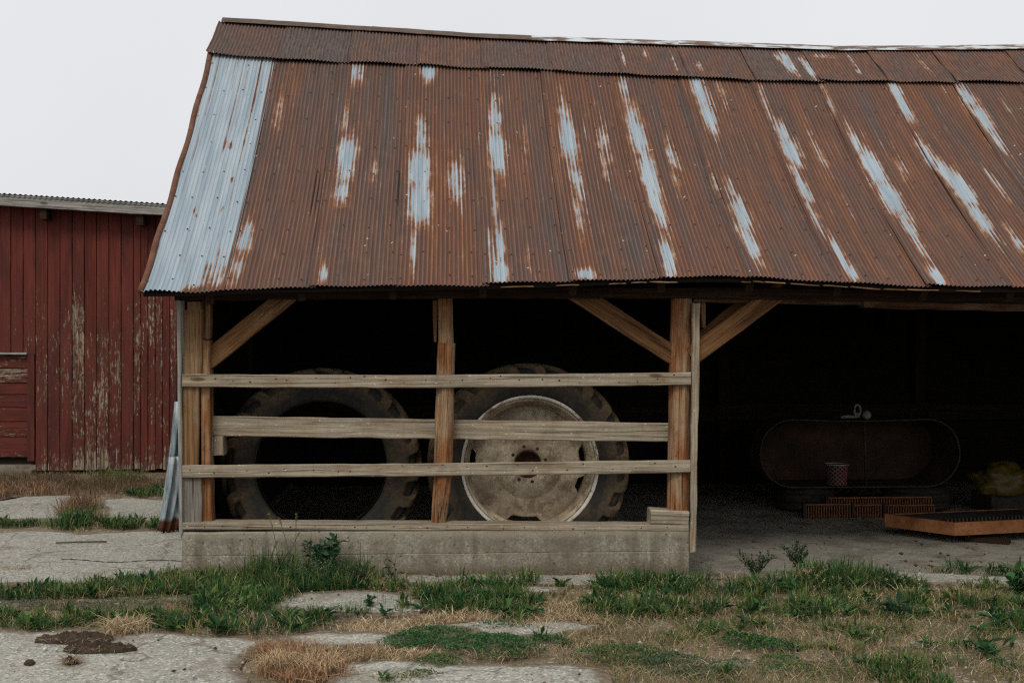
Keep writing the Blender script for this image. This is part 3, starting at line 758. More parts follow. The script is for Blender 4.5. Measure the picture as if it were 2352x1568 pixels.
# nail heads on the iron
mb = MB()
for k in range(1, 11):
    for s in (0.03, 0.13, 0.24, 0.36, 0.48, 0.60, 0.72, 0.84, 0.95):
        for u in (0.05, 0.33, 0.63, 0.92):
            if rnd.random() < 0.2: continue
            X = seamX[k - 1] + (seamX[k] - seamX[k - 1]) * (u + rnd.uniform(-0.02, 0.02)); ss = s + rnd.uniform(-0.012, 0.012)
            X = seamX[k - 1] + round((X - seamX[k - 1]) / PITCH) * PITCH
            yy, zz = S_main(X, ss); c0 = Vector((X, float(yy), float(zz))) + Vector(NRM) * 0.013
            n_ = Vector(NRM); a = Vector((1, 0, 0)); d = n_.cross(a)
            v = [c0 + (a * math.cos(t) + d * math.sin(t)) * 0.0075 for t in np.linspace(0, 2*math.pi, 7)[:-1]] + [c0 + n_ * 0.008]
            mb.add(v, [(i, (i+1) % 6, 6) for i in range(6)])
tag(mb.build('nail_heads', M['nail'], roof), kind='stuff')
# nail heads on the rails
def rail_nails(p0, p1, h, Y, n_):
    mb = MB()
    for i in range(n_):
        t = (i + rnd.uniform(0.2, 0.8)) / n_
        p = atY(p0[0] + (p1[0] - p0[0]) * t, p0[1] + (p1[1] - p0[1]) * t + rnd.uniform(-h, h), Y)
        r_ = rnd.uniform(0.003, 0.006)
        v = [p + Vector((math.cos(a) * r_ * rnd.uniform(1, 1.6), 0, math.sin(a) * r_)) for a in np.linspace(0, 2*math.pi, 7)[:-1]] + [p + Vector((0, -0.002, 0))]
        mb.add(v, [((i_+1) % 6, i_, 6) for i_ in range(6)])
    return mb
for a in (((425, 873), (1580, 869), 9, YF - 0.002, 26), ((425, 1082), (1580, 1070), 9, YF - 0.002, 22), ((425, 1208), (1575, 1212), 3, YF - 0.006, 20)):
    tag(rail_nails(*a).build('nail_heads', M['nail'], shed), kind='stuff')
# frayed old shingle edge showing under the iron
xa = atY(1080, 650, YE).x
while xa < atY(2200, 650, YE).x:
    L_ = rnd.uniform(0.06, 0.22)
    if rnd.random() < 0.75:
        z_ = float(zE(xa)) - 0.022 - rnd.uniform(0, 0.006)
        plank('shingle_edge', (xa, YE + 0.03, z_), (xa + L_, YE + 0.03, float(zE(xa + L_)) - 0.022 - rnd.uniform(0, 0.008)), 0.007, 0.05, M['board'], roof, jit=0.002, seg=3, bev=0.001)
    xa += L_ + rnd.uniform(0.0, 0.04)
# rafters
xr = -1.55
while xr < XEND:
    ya, za = S_main(xr, 0.02); 
    a = Vector((xr, float(ya) + 0.05, float(za) - 0.08)); c = Vector((xr, YR - 0.03, float(zR(xr)) - 0.13))
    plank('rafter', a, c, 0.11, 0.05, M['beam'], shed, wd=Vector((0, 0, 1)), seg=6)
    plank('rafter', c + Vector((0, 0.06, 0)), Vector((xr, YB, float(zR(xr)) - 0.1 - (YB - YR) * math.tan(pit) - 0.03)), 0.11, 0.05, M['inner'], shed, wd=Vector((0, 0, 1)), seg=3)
    xr += 0.61
# walls: left gable of upright boards, back wall, far gable
def roof_under(x, y):
    if y <= YJ: return float(S_main(x, (y - YE) / (YJ - YE))[1]) - 0.06
    if y <= YR: return float(zJ(x) + (zR(x) - zJ(x)) * (y - YJ) / (YR - YJ)) - 0.07
    return float(zR(x)) - 0.07 - (y - YR) * math.tan(pit) * 0.98
gw = empty('gable_wall', (0, 0, 0), shed)
yy = YF + 0.03
while yy < YB:
    h = roof_under(XL, yy + 0.09) - 0.04
    plank('siding_board', (XL + 0.012, yy + 0.095, 0.24 if yy < 8.7 else 0.05), (XL + 0.012, yy + 0.095, h), 0.188, 0.024, M['grey'], gw, wd=Vector((0, 1, 0)), seg=4, jit=0.002)
    yy += 0.192
def wallslab(name, pts, th, axis, mat):
    n = len(pts); o = Vector((th, 0, 0)) if axis == 'x' else Vector((0, th, 0))
    return mesh(name, [Vector(p) for p in pts] + [Vector(p) + o for p in pts], [tuple(range(n)), tuple(n + i for i in range(n))[::-1]] + [(i, n + i, n + (i+1) % n, (i+1) % n) for i in range(n)], mat, shed)
gp = lambda x: [(x, YF + 0.05, -0.05), (x, YF + 0.05, roof_under(x, YF + 0.05)), (x, YR, roof_under(x, YR)), (x, YB, roof_under(x, YB)), (x, YB, -0.05)]
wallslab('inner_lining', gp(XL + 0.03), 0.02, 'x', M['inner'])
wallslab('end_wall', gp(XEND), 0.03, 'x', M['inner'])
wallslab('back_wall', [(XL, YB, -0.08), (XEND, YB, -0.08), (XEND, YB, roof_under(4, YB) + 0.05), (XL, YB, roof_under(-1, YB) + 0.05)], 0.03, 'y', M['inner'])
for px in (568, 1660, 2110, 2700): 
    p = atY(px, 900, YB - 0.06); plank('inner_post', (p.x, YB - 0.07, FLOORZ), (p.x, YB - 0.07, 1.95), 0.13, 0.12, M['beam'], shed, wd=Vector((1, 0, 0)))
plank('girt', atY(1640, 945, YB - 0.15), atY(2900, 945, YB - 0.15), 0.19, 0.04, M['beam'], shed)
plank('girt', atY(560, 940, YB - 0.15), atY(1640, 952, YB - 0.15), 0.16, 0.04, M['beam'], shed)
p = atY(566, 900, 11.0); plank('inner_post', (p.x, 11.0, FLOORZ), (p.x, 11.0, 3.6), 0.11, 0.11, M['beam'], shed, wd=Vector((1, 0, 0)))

# ---------------------------------------------------------------- red barn
barn = empty('red_barn', (0, 0, 0))
tag(barn, 'red painted plank barn with flaking boards and grey fascia', 'barn')
YBN = 15.15
def zb_e(x):  # top of the wall under the sloping eave
    a = atY(0, 470, YBN); c = atY(367, 493, YBN); return a.z + (c.z - a.z) * (x - a.x) / (c.x - a.x)
X0b = atY(82, 900, YBN).x; wB = atY(110.2, 900, YBN).x - atY(82, 900, YBN).x
def redboard(name, a, c, wd, w, t, parent, wearf, seg=18, mat=None):
    o = plank(name, a, c, w, t, mat or M['red'], parent, wd=wd, seg=seg, jit=0.002, bev=0.004)
    me = o.data; at = me.attributes.new('wear', 'FLOAT', 'POINT')
    vals = []
    for vv in me.vertices: vals.append(wearf(o.matrix_world @ vv.co if False else (Vector(a) + (Vector(c) - Vector(a)).normalized() * vv.co.x)))
    at.data.foreach_set('value', vals)
    return o
def wearf(p):
    w_ = 0.225 + 0.27 * max(0, 1 - p.z / 0.35)
    w_ += 0.14 * math.exp(-((p.z - 1.25) / 0.75) ** 2) * math.exp(-((p.x - atY(190, 700, YBN).x) / 1.0) ** 2)
    return w_ - 0.28 * max(0, min(1, (p.z - 2.1) / 0.6))
x = X0b - 3 * wB; i = 0
door_top = atY(30, 813, YBN).z
xs_ = []
while x < atY(300, 900, YBN).x - 0.01: xs_.append((x, wB)); x += wB
while x < atY(620, 900, YBN).x: xs_.append((x, wB * 0.6)); x += wB * 0.6
x = X0b - 3 * wB
left = []
while x > -13.5: x -= wB; left.append((x, wB))
for (xx, ww) in xs_ + left:
    zbot = atY(200, 1078, YBN).z + rnd.uniform(-0.015, 0.01)
    if atY(-160, 900, YBN).x < xx + ww / 2 < X0b - 0.25 * wB and xx + ww < X0b + 0.02: zbot = door_top + rnd.uniform(-0.0, 0.02)
    redboard('wall_board', (xx + ww / 2, YBN + rnd.uniform(-0.003, 0.003), zbot), (xx + ww / 2, YBN, zb_e(xx) + 0.06), Vector((1, 0, 0)), ww - 0.007, 0.022, barn, wearf)
# sliding door of level boards, set back
dl, dr = atY(-160, 900, YBN).x, atY(63, 900, YBN).x
door = empty('door', (0, 0, 0), barn)
ypx = [816, 846, 880, 906, 936, 968, 1003, 1050]
for k in range(len(ypx) - 1):
    za, zb = atY(30, ypx[k], YBN + 0.04).z, atY(30, ypx[k + 1], YBN + 0.04).z
    redboard('door_board', (dl, YBN + 0.04 + rnd.uniform(0, 0.006), (za + zb) / 2), (dr, YBN + 0.04, (za + zb) / 2), Vector((0, 0, 1)), za - zb - 0.008, 0.022, door, lambda p: 0.27)
redboard('door_jamb', (atY(72, 900, YBN).x, YBN - 0.012, atY(70, 1058, YBN).z), (atY(72, 900, YBN).x, YBN - 0.012, door_top), Vector((1, 0, 0)), 0.085, 0.022, barn, lambda p: 0.22)
plank('door_lintel', (dl, YBN - 0.016, door_top + 0.005), (dr, YBN - 0.016, door_top + 0.005), 0.03, 0.05, M['grey'], barn)
mb = MB(); mb.box((-13, YBN + 0.02, -0.05), (atY(82, 900, YBN).x, YBN + 0.3, 0.10)); mb.box((-13, YBN - 0.18, -0.05), (atY(84, 900, YBN).x, YBN + 0.019, 0.05)); mb.build('door_sill', M['found'], barn)
mb = MB(); mb.box((-13.4, YBN + 0.08, 0.0), (0.5, YBN + 0.095, zb_e(0))); mb.build('wall_backing', M['inner'], barn)
mb = MB(); mb.box((-13.4, YBN + 0.1, 0.0), (-13.3, YBN + 6, 3.2)); mb.box((0.4, YBN + 0.1, 0.0), (0.5, YBN + 6, 2.7)); mb.box((-13.3, YBN + 5.9, 0), (0.4, YBN + 6, 2.6)); mb.build('side_wall', M['inner'], barn)
fa, fc = atY(-600, 460 - 600 * 0.0627, YBN - 0.25), atY(560, 459 + 560 * 0.0627, YBN - 0.25)
fa = atY(-600, 459 - 37.6, YBN - 0.25)
plank('fascia_board', fa, fc, 0.135, 0.035, M['grey'], barn, jit=0.003)
for px in (100, 322, 545, -120, -340): 
    p = atY(px, 480 + px * 0.0627, YBN - 0.2); mb = MB(); mb.box((p.x - 0.04, YBN - 0.22, p.z - 0.09), (p.x + 0.04, YBN + 0.05, p.z + 0.04)); mb.build('rafter_end', M['beam'], barn)
# low iron roof falling away behind the fascia
bx = np.arange(fa.x, fc.x, 0.0045); bs = np.linspace(0, 1, 4); gx, gs = np.meshgrid(bx, bs)
zz = fa.z + (fc.z - fa.z) * (gx - fa.x) / (fc.x - fa.x) + 0.076 + 0.007 * np.cos(2 * math.pi * gx / 0.062) - gs * 0.75
v = np.stack([gx, YBN - 0.28 + gs * 6.4, zz], -1).reshape(-1, 3); idx = np.arange(len(v)).reshape(4, len(bx))
f = np.stack([idx[:-1, :-1], idx[:-1, 1:], idx[1:, 1:], idx[1:, :-1]], -1).reshape(-1, 4)
npmesh('roof', v, f, M['darkmetal'], barn, True)
npmesh('roof_underside', v - np.array([0, 0, 0.03]), f[:, ::-1], M['darkmetal'], barn, True)

# ---------------------------------------------------------------- tyres and wheel
TY_H = [None]
def tyre_mesh(Ro, Ri, W, N, lug=0.05, seed=0, nth=440, nph=72, wob=0.0, ribs=0):
    """tyre about local Y axis; the section runs from front bead over the tread to the rear bead"""
    sec = []
    Hs = Ro - Ri
    ctrl = [(-0.36, 0.0), (-0.43, 0.03), (-0.47, 0.12), (-0.50, 0.35), (-0.505, 0.55), (-0.49, 0.75), (-0.45, 0.88), (-0.38, 0.945), (-0.2, 0.985), (0, 1.0)]
    ctrl = ctrl + [(-a, h) for a, h in ctrl[-2::-1]]
    cv = [(a * W, Ri + h * Hs) for a, h in ctrl]
    L = [0]
    for i in range(1, len(cv)): L.append(L[-1] + math.hypot(cv[i][0] - cv[i-1][0], cv[i][1] - cv[i-1][1]))
    q = np.linspace(0, L[-1], nph)
    ya = np.interp(q, L, [c[0] for c in cv]); ra = np.interp(q, L, [c[1] for c in cv])
    th = np.linspace(0, 2 * math.pi, nth, endpoint=False)
    gy, gt = np.meshgrid(ya, th); gr, _ = np.meshgrid(ra, th)
    hh = (gr - Ri) / Hs
    side = np.sign(gy + 1e-9); s = np.abs(gy) / (W / 2)
    phase = (gt * N / (2 * math.pi) + np.where(side > 0, 0.5, 0.0) + 0.75 * s) % 1.0
    bar = np.clip((0.26 - np.abs(phase - 0.5)) / 0.07, 0, 1); bar = bar * bar * (3 - 2 * bar)
    if ribs:
        gr = gr + lug * np.cos(gy / W * 2 * math.pi * ribs) * np.clip((hh - 0.8) / 0.1, 0, 1)
    else:
        gap = (1 - bar) * np.clip((s + 0.05) / 0.08, 0, 1)
        gr = gr - gap * np.clip((hh - 0.66) / 0.16, 0, 1) * lug
        gy = gy * (1 - 0.30 * gap * np.clip((hh - 0.56) / 0.13, 0, 1) * np.clip((s - 0.45) / 0.3, 0, 1))
    hh_ = hh.reshape(-1)
    gr = gr * (1 + wob * np.sin(gt * 2 + seed))
    out_ = np.stack([gr * np.cos(gt), gy, gr * np.sin(gt)], -1)
    # inner surface
    yi = ya * 0.86; ri = np.maximum(ra - 0.03, Ri + 0.004); ri[0] = ra[0]; ri[-1] = ra[-1]; yi[0] = ya[0]; yi[-1] = ya[-1]
    gy2, gt2 = np.meshgrid(yi, th); gr2, _ = np.meshgrid(ri, th)
    in_ = np.stack([gr2 * np.cos(gt2), gy2, gr2 * np.sin(gt2)], -1)
    v = np.concatenate([out_.reshape(-1, 3), in_.reshape(-1, 3)])
    idx = np.arange(nth * nph).reshape(nth, nph); nx = np.roll(idx, -1, 0); o2 = nth * nph
    f1 = np.stack([idx[:, :-1], idx[:, 1:], nx[:, 1:], nx[:, :-1]], -1).reshape(-1, 4)
    f2 = f1[:, ::-1] + o2
    e1 = np.stack([idx[:, 0], nx[:, 0], nx[:, 0] + o2, idx[:, 0] + o2], -1); e2 = np.stack([idx[:, -1], idx[:, -1] + o2, nx[:, -1] + o2, nx[:, -1]], -1)
    TY_H[0] = np.concatenate([hh_, np.zeros(len(hh_))])
    return v, np.concatenate([f1, f2, e1, e2])
def bare_tyre(name, label, loc, rot, Ro, Ri, W, N, seed, group=None):
    v, f = tyre_mesh(Ro, Ri, W, N, seed=seed, wob=0.008)
    o = npmesh(name, v, f, M['rubber'], None, True, {'hh': ('FLOAT', TY_H[0])})
    o.location = loc; o.rotation_euler = rot
    return tag(o, label, 'tyre', group)
pT = atY(735, 1085, 8.98)
bare_tyre('tractor_tyre', 'empty tractor tyre without a rim standing behind the rails', (pT.x, 9.14, FLOORZ + 0.735), (R(-4), R(20), R(3)), 0.735, 0.478, 0.36, 21, 1)
wheel = empty('tractor_wheel', (0, 0, 0)); tag(wheel, 'tractor wheel with cream steel rim standing behind the rails', 'wheel')
pW = atY(1217, 1072, 8.88)
wheel.location = (pW.x, 9.06, FLOORZ + 0.748); wheel.rotation_euler = (R(-3), 0, R(2))
v, f = tyre_mesh(0.752, 0.50, 0.37, 22, seed=4); o = npmesh('tyre', v, f, M['rubber'], wheel, True, {'hh': ('FLOAT', TY_H[0])}); o.rotation_euler = (0, R(11), 0)
def lathe(name, prof, n, mat, parent, closed=False):
    v = []; f = []; m = len(prof)
    for i in range(n):
        t = 2 * math.pi * i / n
        for (r_, y) in prof: v.append((r_ * math.cos(t), y, r_ * math.sin(t)))
    for i in range(n):
        j = (i + 1) % n
        for k in range(m - 1 + (1 if closed else 0)):
            k2 = (k + 1) % m; f.append((i*m + k, j*m + k, j*m + k2, i*m + k2))
    return mesh(name, v, f, mat, parent, True)
rim = lathe('rim', [(0.484, -0.138), (0.470, -0.128), (0.462, -0.112), (0.455, -0.06), (0.440, -0.045), (0.436, 0.12), (0.50, 0.15), (0.515, 0.13), (0.513, 0.11), (0.45, 0.09), (0.47, -0.10)], 120, M['cream'], wheel, True)
lathe('rim_lip', [(0.513, -0.135), (0.516, -0.152), (0.506, -0.162), (0.492, -0.158), (0.486, -0.146), (0.485, -0.134)], 120, M['white'], rim, True)
# disc with notches round its edge, bolt holes and hub
nth = 180; rr_ = [0.092, 0.100, 0.112, 0.15, 0.24, 0.252, 0.264, 0.32, 0.38, 0.405, 1.0]
notch = [(R(176), 0.22), (R(9), 0.17), (R(-21), 0.16), (R(266), 0.30)]
v = []; f = []
for i in range(nth):
    t = 2 * math.pi * i / nth
    re = 0.4385
    for (tn, hw) in notch:
        d = abs((t - tn + math.pi) % (2 * math.pi) - math.pi)
        if d < hw: re = min(re, 0.4385 - 0.044 * min(1, (hw - d) / 0.07))
    for r_ in rr_:
        q = min(r_, re) if r_ < 1 else re
        y = 0.0 + (0.012 if r_ <= 0.10 else 0.0) - 0.018 * (1 if 0.108 < r_ < 0.246 else 0) + 0.03 * max(0, (q - 0.26) / 0.18)
        v.append((q * math.cos(t), y + 0.015, q * math.sin(t)))
m = len(rr_)
for i in range(nth):
    j = (i + 1) % nth
    for k in range(m - 1): f.append((i*m + k, j*m + k, j*m + k + 1, i*m + k + 1))
disc = mesh('wheel_disc', v, f, M['cream'], wheel, True)
lathe('hub', [(0.0, 0.08), (0.060, 0.075), (0.075, 0.05), (0.090, 0.03), (0.094, 0.008), (0.101, 0.006), (0.103, 0.016)], 40, M['hubrust'], wheel)
for k in range(8):
    t = 2 * math.pi * (k + 0.3) / 8
    mb = MB(); c0 = Vector((0.133 * math.cos(t), -0.0045, 0.133 * math.sin(t)))
    mb.add([c0 + Vector((0.0125 * math.cos(a), 0, 0.0125 * math.sin(a))) for a in np.linspace(0, 2*math.pi, 13)[:-1]] + [c0 + Vector((0.0125 * math.cos(a), 0.002, 0.0125 * math.sin(a))) for a in np.linspace(0, 2*math.pi, 13)[:-1]],
           [tuple(range(12)), ] + [(i, 12 + i, 12 + (i+1) % 12, (i+1) % 12) for i in range(12)])
    mb.build('bolt_hole', M['hubrust'], disc)

# ---------------------------------------------------------------- things inside the right bay
YT = 11.6
def stadium(hw, hh, n=14, dip=0.0):
    p = []
    for i in range(n + 1): a = -math.pi/2 + math.pi * i / n; p.append((hw - hh + hh * math.cos(a), hh * math.sin(a)))
    for i in range(n + 1): a = math.pi/2 + math.pi * i / n; p.append((-(hw - hh) + hh * math.cos(a), hh * math.sin(a)))
    out_ = []
    for i in range(len(p)):
        a = p[i]; c = p[(i + 1) % len(p)]
        ns_ = 10 if abs(a[0] - c[0]) > 0.3 else 1
        for k in range(ns_): t = k / ns_; out_.append((a[0] + (c[0] - a[0]) * t, a[1] + (c[1] - a[1]) * t))
    return [(x_, y_ - (dip * math.cos(x_ / hw * math.pi * 0.9) if y_ > 0.1 else 0)) for x_, y_ in out_]
pk = atY(1976, 1041, YT)
tank = empty('stock_tank', (pk.x, YT, pk.z)); tag(tank, 'oblong rusty stock tank lying on its side in the dark bay', 'tank')
ST = stadium(0.985, 0.325, 14, 0.012); n = len(ST)
v = []; f = []
rings = [(0.0, 1.0), (0.10, 1.0), (0.11, 1.008), (0.12, 1.0), (0.32, 0.99), (0.33, 0.998), (0.34, 0.99), (0.6, 0.975)]
for (dy, sc) in rings: v += [(x_ * sc, dy, z_ * sc) for x_, z_ in ST]
for i in range(len(rings) - 1):
    for k in range(n): f.append((i*n + k, i*n + (k+1) % n, (i+1)*n + (k+1) % n, (i+1)*n + k))
f.append(tuple((len(rings)-1)*n + k for k in range(n)))
nb = len(v)
tk = mesh('tank_shell', v, f, M['tank'], tank)
mb = MB(); loop = [Vector((x_, -0.004, z_)) for x_, z_ in ST]; mb.tube(loop + loop[:2], 0.010, 8, False); mb.build('rolled_rim', M['tankrim'], tank, True)
mb = MB(); mb.tube([(0.04, 0.0, 0.31), (0.05, 0.0, 0.0), (0.055, 0.0, -0.318)], [0.016, 0.012, 0.012], 8); mb.build('cross_brace', M['tankrim'], tank, True)
# tyres laid flat under the tank
for (pxa, wid, lab, sd) in ((1850, 0.60, 'worn flat lying tyre under the tank beside the checked bucket', 5), (2104, 0.66, 'flat lying ribbed tyre under the tank beside the yellow bag', 6)):
    p = atY(pxa, 1150, YT + 0.28)
    ht = pk.z - 0.338 - FLOORZ
    v, f = tyre_mesh(wid / 2, wid * 0.29, ht * 1.0, 26, lug=0.014, seed=sd, nth=120, nph=40, ribs=3)
    o = npmesh('flat_tyre', v, f, M['oldrubber'], None, True); o.location = (p.x, YT + 0.30, FLOORZ + ht / 2); o.rotation_euler = (R(90), 0, 0.3)
    tag(o, lab, 'tyre')
# bucket
p = atY(1926, 1113, YT + 0.07)
def uvcyl(name, r0, r1, h, n, rows, mat, parent, ku, kv):
    v = []; uv = []; f = []
    for i in range(rows + 1):
        s = i / rows; r_ = r0 + (r1 - r0) * s
        for k in range(n + 1):
            t = 2 * math.pi * k / n; v.append((r_ * math.cos(t), r_ * math.sin(t), s * h)); uv.append((k / n * ku, s * kv, 0))
    for i in range(rows):
        for k in range(n): a = i*(n+1) + k; f.append((a, a + 1, a + n + 2, a + n + 1))
    return npmesh(name, np.array(v), np.array(f), mat, parent, True, {'UVm': ('FLOAT_VECTOR', np.array(uv))})
bucket = empty('bucket', (p.x, YT + 0.13, pk.z - 0.315)); tag(bucket, 'small tin bucket with red and black diamond checks inside the tank', 'bucket')
uvcyl('bucket_wall', 0.098, 0.114, 0.20, 40, 4, M['harl'], bucket, 14, 5)
uvcyl('bucket_lining', 0.094, 0.110, 0.198, 40, 2, M['tankrim'], bucket, 1, 1)
mb = MB(); mb.tube([(0.114 * math.cos(t), 0.114 * math.sin(t), 0.2) for t in np.linspace(0, 2*math.pi, 41)], 0.005, 6, False); mb.build('bucket_rim', M['tinrim'], bucket, True)
mb = MB(); mb.add([(0.098 * math.cos(t), 0.098 * math.sin(t), 0.004) for t in np.linspace(0, 2*math.pi, 41)[:-1]], [tuple(range(40))]); mb.build('bucket_base', M['tinrim'], bucket)
# knotted cord on the tank
p = atY(1975, 958, YT + 0.04)
cord = empty('cord_bundle', (p.x, YT + 0.05, pk.z + 0.325)); tag(cord, 'pale knotted cord with a loop and ball on top of the tank', 'cord')
mb = MB(); mb.tube([(-0.02 + 0.03 * math.cos(t), 0, 0.09 + 0.055 * math.sin(t)) for t in np.linspace(-1.5, 4.7, 18)], 0.010, 8); mb.tube([(-0.18, 0.02, 0.02), (-0.12, 0, 0.03), (-0.06, 0.01, 0.025), (0.0, 0, 0.035), (-0.03, 0, 0.07)], 0.016, 8); mb.build('cord_loop', M['rag'], cord, True)
v = []; f = []
for i in range(9):
    a = math.pi * i / 8
    for k in range(14):
        t = 2 * math.pi * k / 14; r_ = 0.042 * (1 + 0.12 * mn.noise(Vector((i, k * 0.8, 2))))
        v.append((0.065 + r_ * math.sin(a) * math.cos(t), r_ * math.sin(a) * math.sin(t) - 0.02, 0.045 + r_ * math.cos(a)))
for i in range(8):
    for k in range(14): f.append((i*14 + k, (i+1)*14 + k, (i+1)*14 + (k+1) % 14, i*14 + (k+1) % 14))
mesh('cord_ball', v, f, M['rag'], cord, True)
# rusty finned grates on the floor
def grate(name, label, pa, pb, h, nf, Y):
    a = atY(pa, 1180, Y); c = atY(pb, 1180, Y); L = c.x - a.x
    t = empty(name, (a.x, Y, FLOORZ)); tag(t, label, 'grate', 'rusty finned grates below the tank')
    mb = MB(); mb.box((0, -0.012, h - 0.012), (L, 0.006, h)); mb.build('top_bar', M['combrust'], t)
    mb = MB(); mb.box((0, -0.01, 0.02), (L, 0.004, 0.028)); mb.build('bottom_bar', M['combrust'], t)
    mb = MB()
    for k in range(nf):
        x_ = L * (k + 0.5) / nf; dz = rnd.uniform(-0.006, 0.008)
        mb.box((x_ - 0.004, -0.03, 0.0), (x_ + 0.004, 0.004, h - 0.014 + dz))
    tag(mb.build('fins', M['combrust'], t), kind='stuff')
    mb = MB(); mb.box((0.01, 0.006, 0.0), (L - 0.01, 0.009, h - 0.02)); mb.build('gap_shade_plate', M['darkmetal'], t)  # dark plate added so the gaps between fins read as shade
    mb = MB(); mb.box((-0.012, -0.035, 0), (0.012, 0.03, h + 0.01)); mb.build('end_plate', M['darkmetal'], t)
for (a, c, Y, h, nf, lab) in ((1846, 1953, 11.28, 0.135, 18, 'rusty finned grate section below the bucket end of the tank'), (1958, 2024, 11.30, 0.125, 11, 'short rusty finned grate section between two longer ones'), (2029, 2146, 11.33, 0.115, 20, 'rusty finned grate section pointing towards the orange tray'), (1898, 2140, 11.52, 0.165, 40, 'long rusty finned grate lying behind the front row')):
    grate('finned_grate', lab, a, c, h, nf, Y)
# orange rusty tray with a corner towards the yard
c0 = gnd(2193, 1233, 0.0); c0.z = 0; ca = gnd(2030, 1211, 0.0); cb = gnd(2352, 1225, 0.0)
da = (ca - c0); db = (cb - c0).normalized() * 1.35
tray = empty('rusty_tray', (c0.x, c0.y, 0.0)); tag(tray, 'shallow orange rusted steel tray on the shed floor', 'tray')
def side(a, c, h0, h1, th, name, mat):
    d = (c - a).normalized(); nn = Vector((-d.y, d.x, 0)) * th
    vv = [a + Vector((0, 0, h0)), c + Vector((0, 0, h0)), c + nn + Vector((0, 0, h0)), a + nn + Vector((0, 0, h0)), a + Vector((0, 0, h1)), c + Vector((0, 0, h1)), c + nn + Vector((0, 0, h1)), a + nn + Vector((0, 0, h1))]
    return mesh(name, vv, [(0,3,2,1),(4,5,6,7),(0,1,5,4),(1,2,6,5),(2,3,7,6),(3,0,4,7)], mat, tray)
O = Vector((0, 0, 0)); H0, H1 = 0.012, 0.118
side(O, db, H0, H1, 0.02, 'side_panel', M['trayrust']); side(da, O, H0, H1, 0.02, 'side_panel', M['trayrust'])
side(db, db + da, H0, H1 - 0.002, 0.02, 'side_panel', M['trayrust']); side(db + da, da, H0, H1 - 0.002, 0.02, 'side_panel', M['trayrust'])
i1 = (da + db) * 0.02
mesh('tray_bed', [O + Vector((0, 0, 0.110)) + i1, db * 0.98 + da * 0.02 + Vector((0, 0, 0.110)), (da + db) * 0.98 + Vector((0, 0, 0.110)), da * 0.98 + db * 0.02 + Vector((0, 0, 0.110))], [(0, 1, 2, 3)], M['darkmetal'], tray)
mb = MB()
for k in range(34):
    q = db * (0.04 + 0.92 * k / 34) + da * 0.20; mb.box((q.x - 0.006, q.y - 0.05, 0.111), (q.x + 0.006, q.y + 0.05, 0.140))
tag(mb.build('teeth', M['darkmetal'], tray), kind='stuff')
p = gnd(2277, 1246, FLOORZ)
tag(plank('floor_plank', (p.x - 0.16, p.y + 0.12, FLOORZ + 0.02), (p.x + 0.13, p.y - 0.06, FLOORZ + 0.02), 0.13, 0.04, M['beam'], None, wd=Vector((0.4, 1, 0))), 'short dark plank on the floor under the orange tray', 'plank')
# yellow bag
def crumple(name, loc, sx, sy, sz, mat, label, cat, seed, sub=40, amp=0.22, smooth=True):
    v = []; f = []; n_ = sub
    for i in range(n_ // 2 + 1):
        a = math.pi * i / (n_ // 2)
        for k in range(n_):
            t = 2 * math.pi * k / n_; d = Vector((math.sin(a) * math.cos(t), math.sin(a) * math.sin(t), math.cos(a)))
            r_ = 1 + amp * (mn.noise(d * 1.7 + Vector((seed, 0, 0))) + 0.7 * abs(mn.noise(d * 3.6 + Vector((0, seed, 0)))) + 0.35 * abs(mn.noise(d * 9 + Vector((0, 0, seed)))) - 0.3)
            z = d.z * r_ * sz; z = max(z, -sz * 0.55)
            v.append((d.x * r_ * sx, d.y * r_ * sy, z + sz * 0.55))
    for i in range(n_ // 2):
        for k in range(n_): f.append((i*n_ + k, (i+1)*n_ + k, (i+1)*n_ + (k+1) % n_, i*n_ + (k+1) % n_))
    o = mesh(name, v, f, mat, None, smooth); o.location = loc
    return tag(o, label, cat)
p = atY(2300, 1120, 11.5)
crumple('plastic_bag', (p.x + 0.05, 11.6, 0.12), 0.29, 0.22, 0.19, M['bag'], 'crumpled yellow plastic bag heaped beside the tank', 'bag', 3.3, 44, 0.34, True)
mb = MB(); mb.box((p.x - 0.12, 11.45, FLOORZ), (p.x + 0.5, 11.9, 0.125)); tag(mb.build('dark_crate', M['darkmetal'], None), 'low dark crate under the yellow plastic bag', 'crate')

# ---------------------------------------------------------------- corrugated sheets leaning by the gable
def leaning(label, pb, ptop, Y0, dY, seed):
    a = gnd(*pb); zt_ = ptop[1]; xt = ptop[0]
    nx = 48; ny = 10; v = []; f = []
    d = Vector((0.60, 0.52, 0)).normalized()
    for j in range(ny + 1):
        s = j / ny
        for i in range(nx + 1):
            q = i / nx * dY; h = zt_ * s
            cr = 0.017 * math.cos(2 * math.pi * q / 0.068)
            nrm = Vector((-d.y, d.x, 0))
            p_ = d * q + nrm * cr + Vector((xt * s + 0.012 * math.sin(3 * s), 0, h + (rnd.uniform(-0.02, 0.03) if j == 0 else 0)))
            v.append(p_)
    for j in range(ny):
        for i in range(nx): b0 = j*(nx+1) + i; f.append((b0, b0 + 1, b0 + nx + 2, b0 + nx + 1))
    o = mesh('corrugated_sheet', v, f, M['zinc'], None, True); o.location = (a.x, a.y, 0.015)
    md = o.modifiers.new('thickness', 'SOLIDIFY'); md.thickness = 0.002
    return tag(o, label, 'metal sheet')
leaning('short grey corrugated sheet with rusty foot leaning outside the shed corner', (361, 1229), (0.10, 0.63), 10, 0.48, 1)
leaning('taller grey corrugated sheet leaning behind the short one at the shed corner', (365, 1222), (0.135, 1.08), 10.1, 0.5, 2)

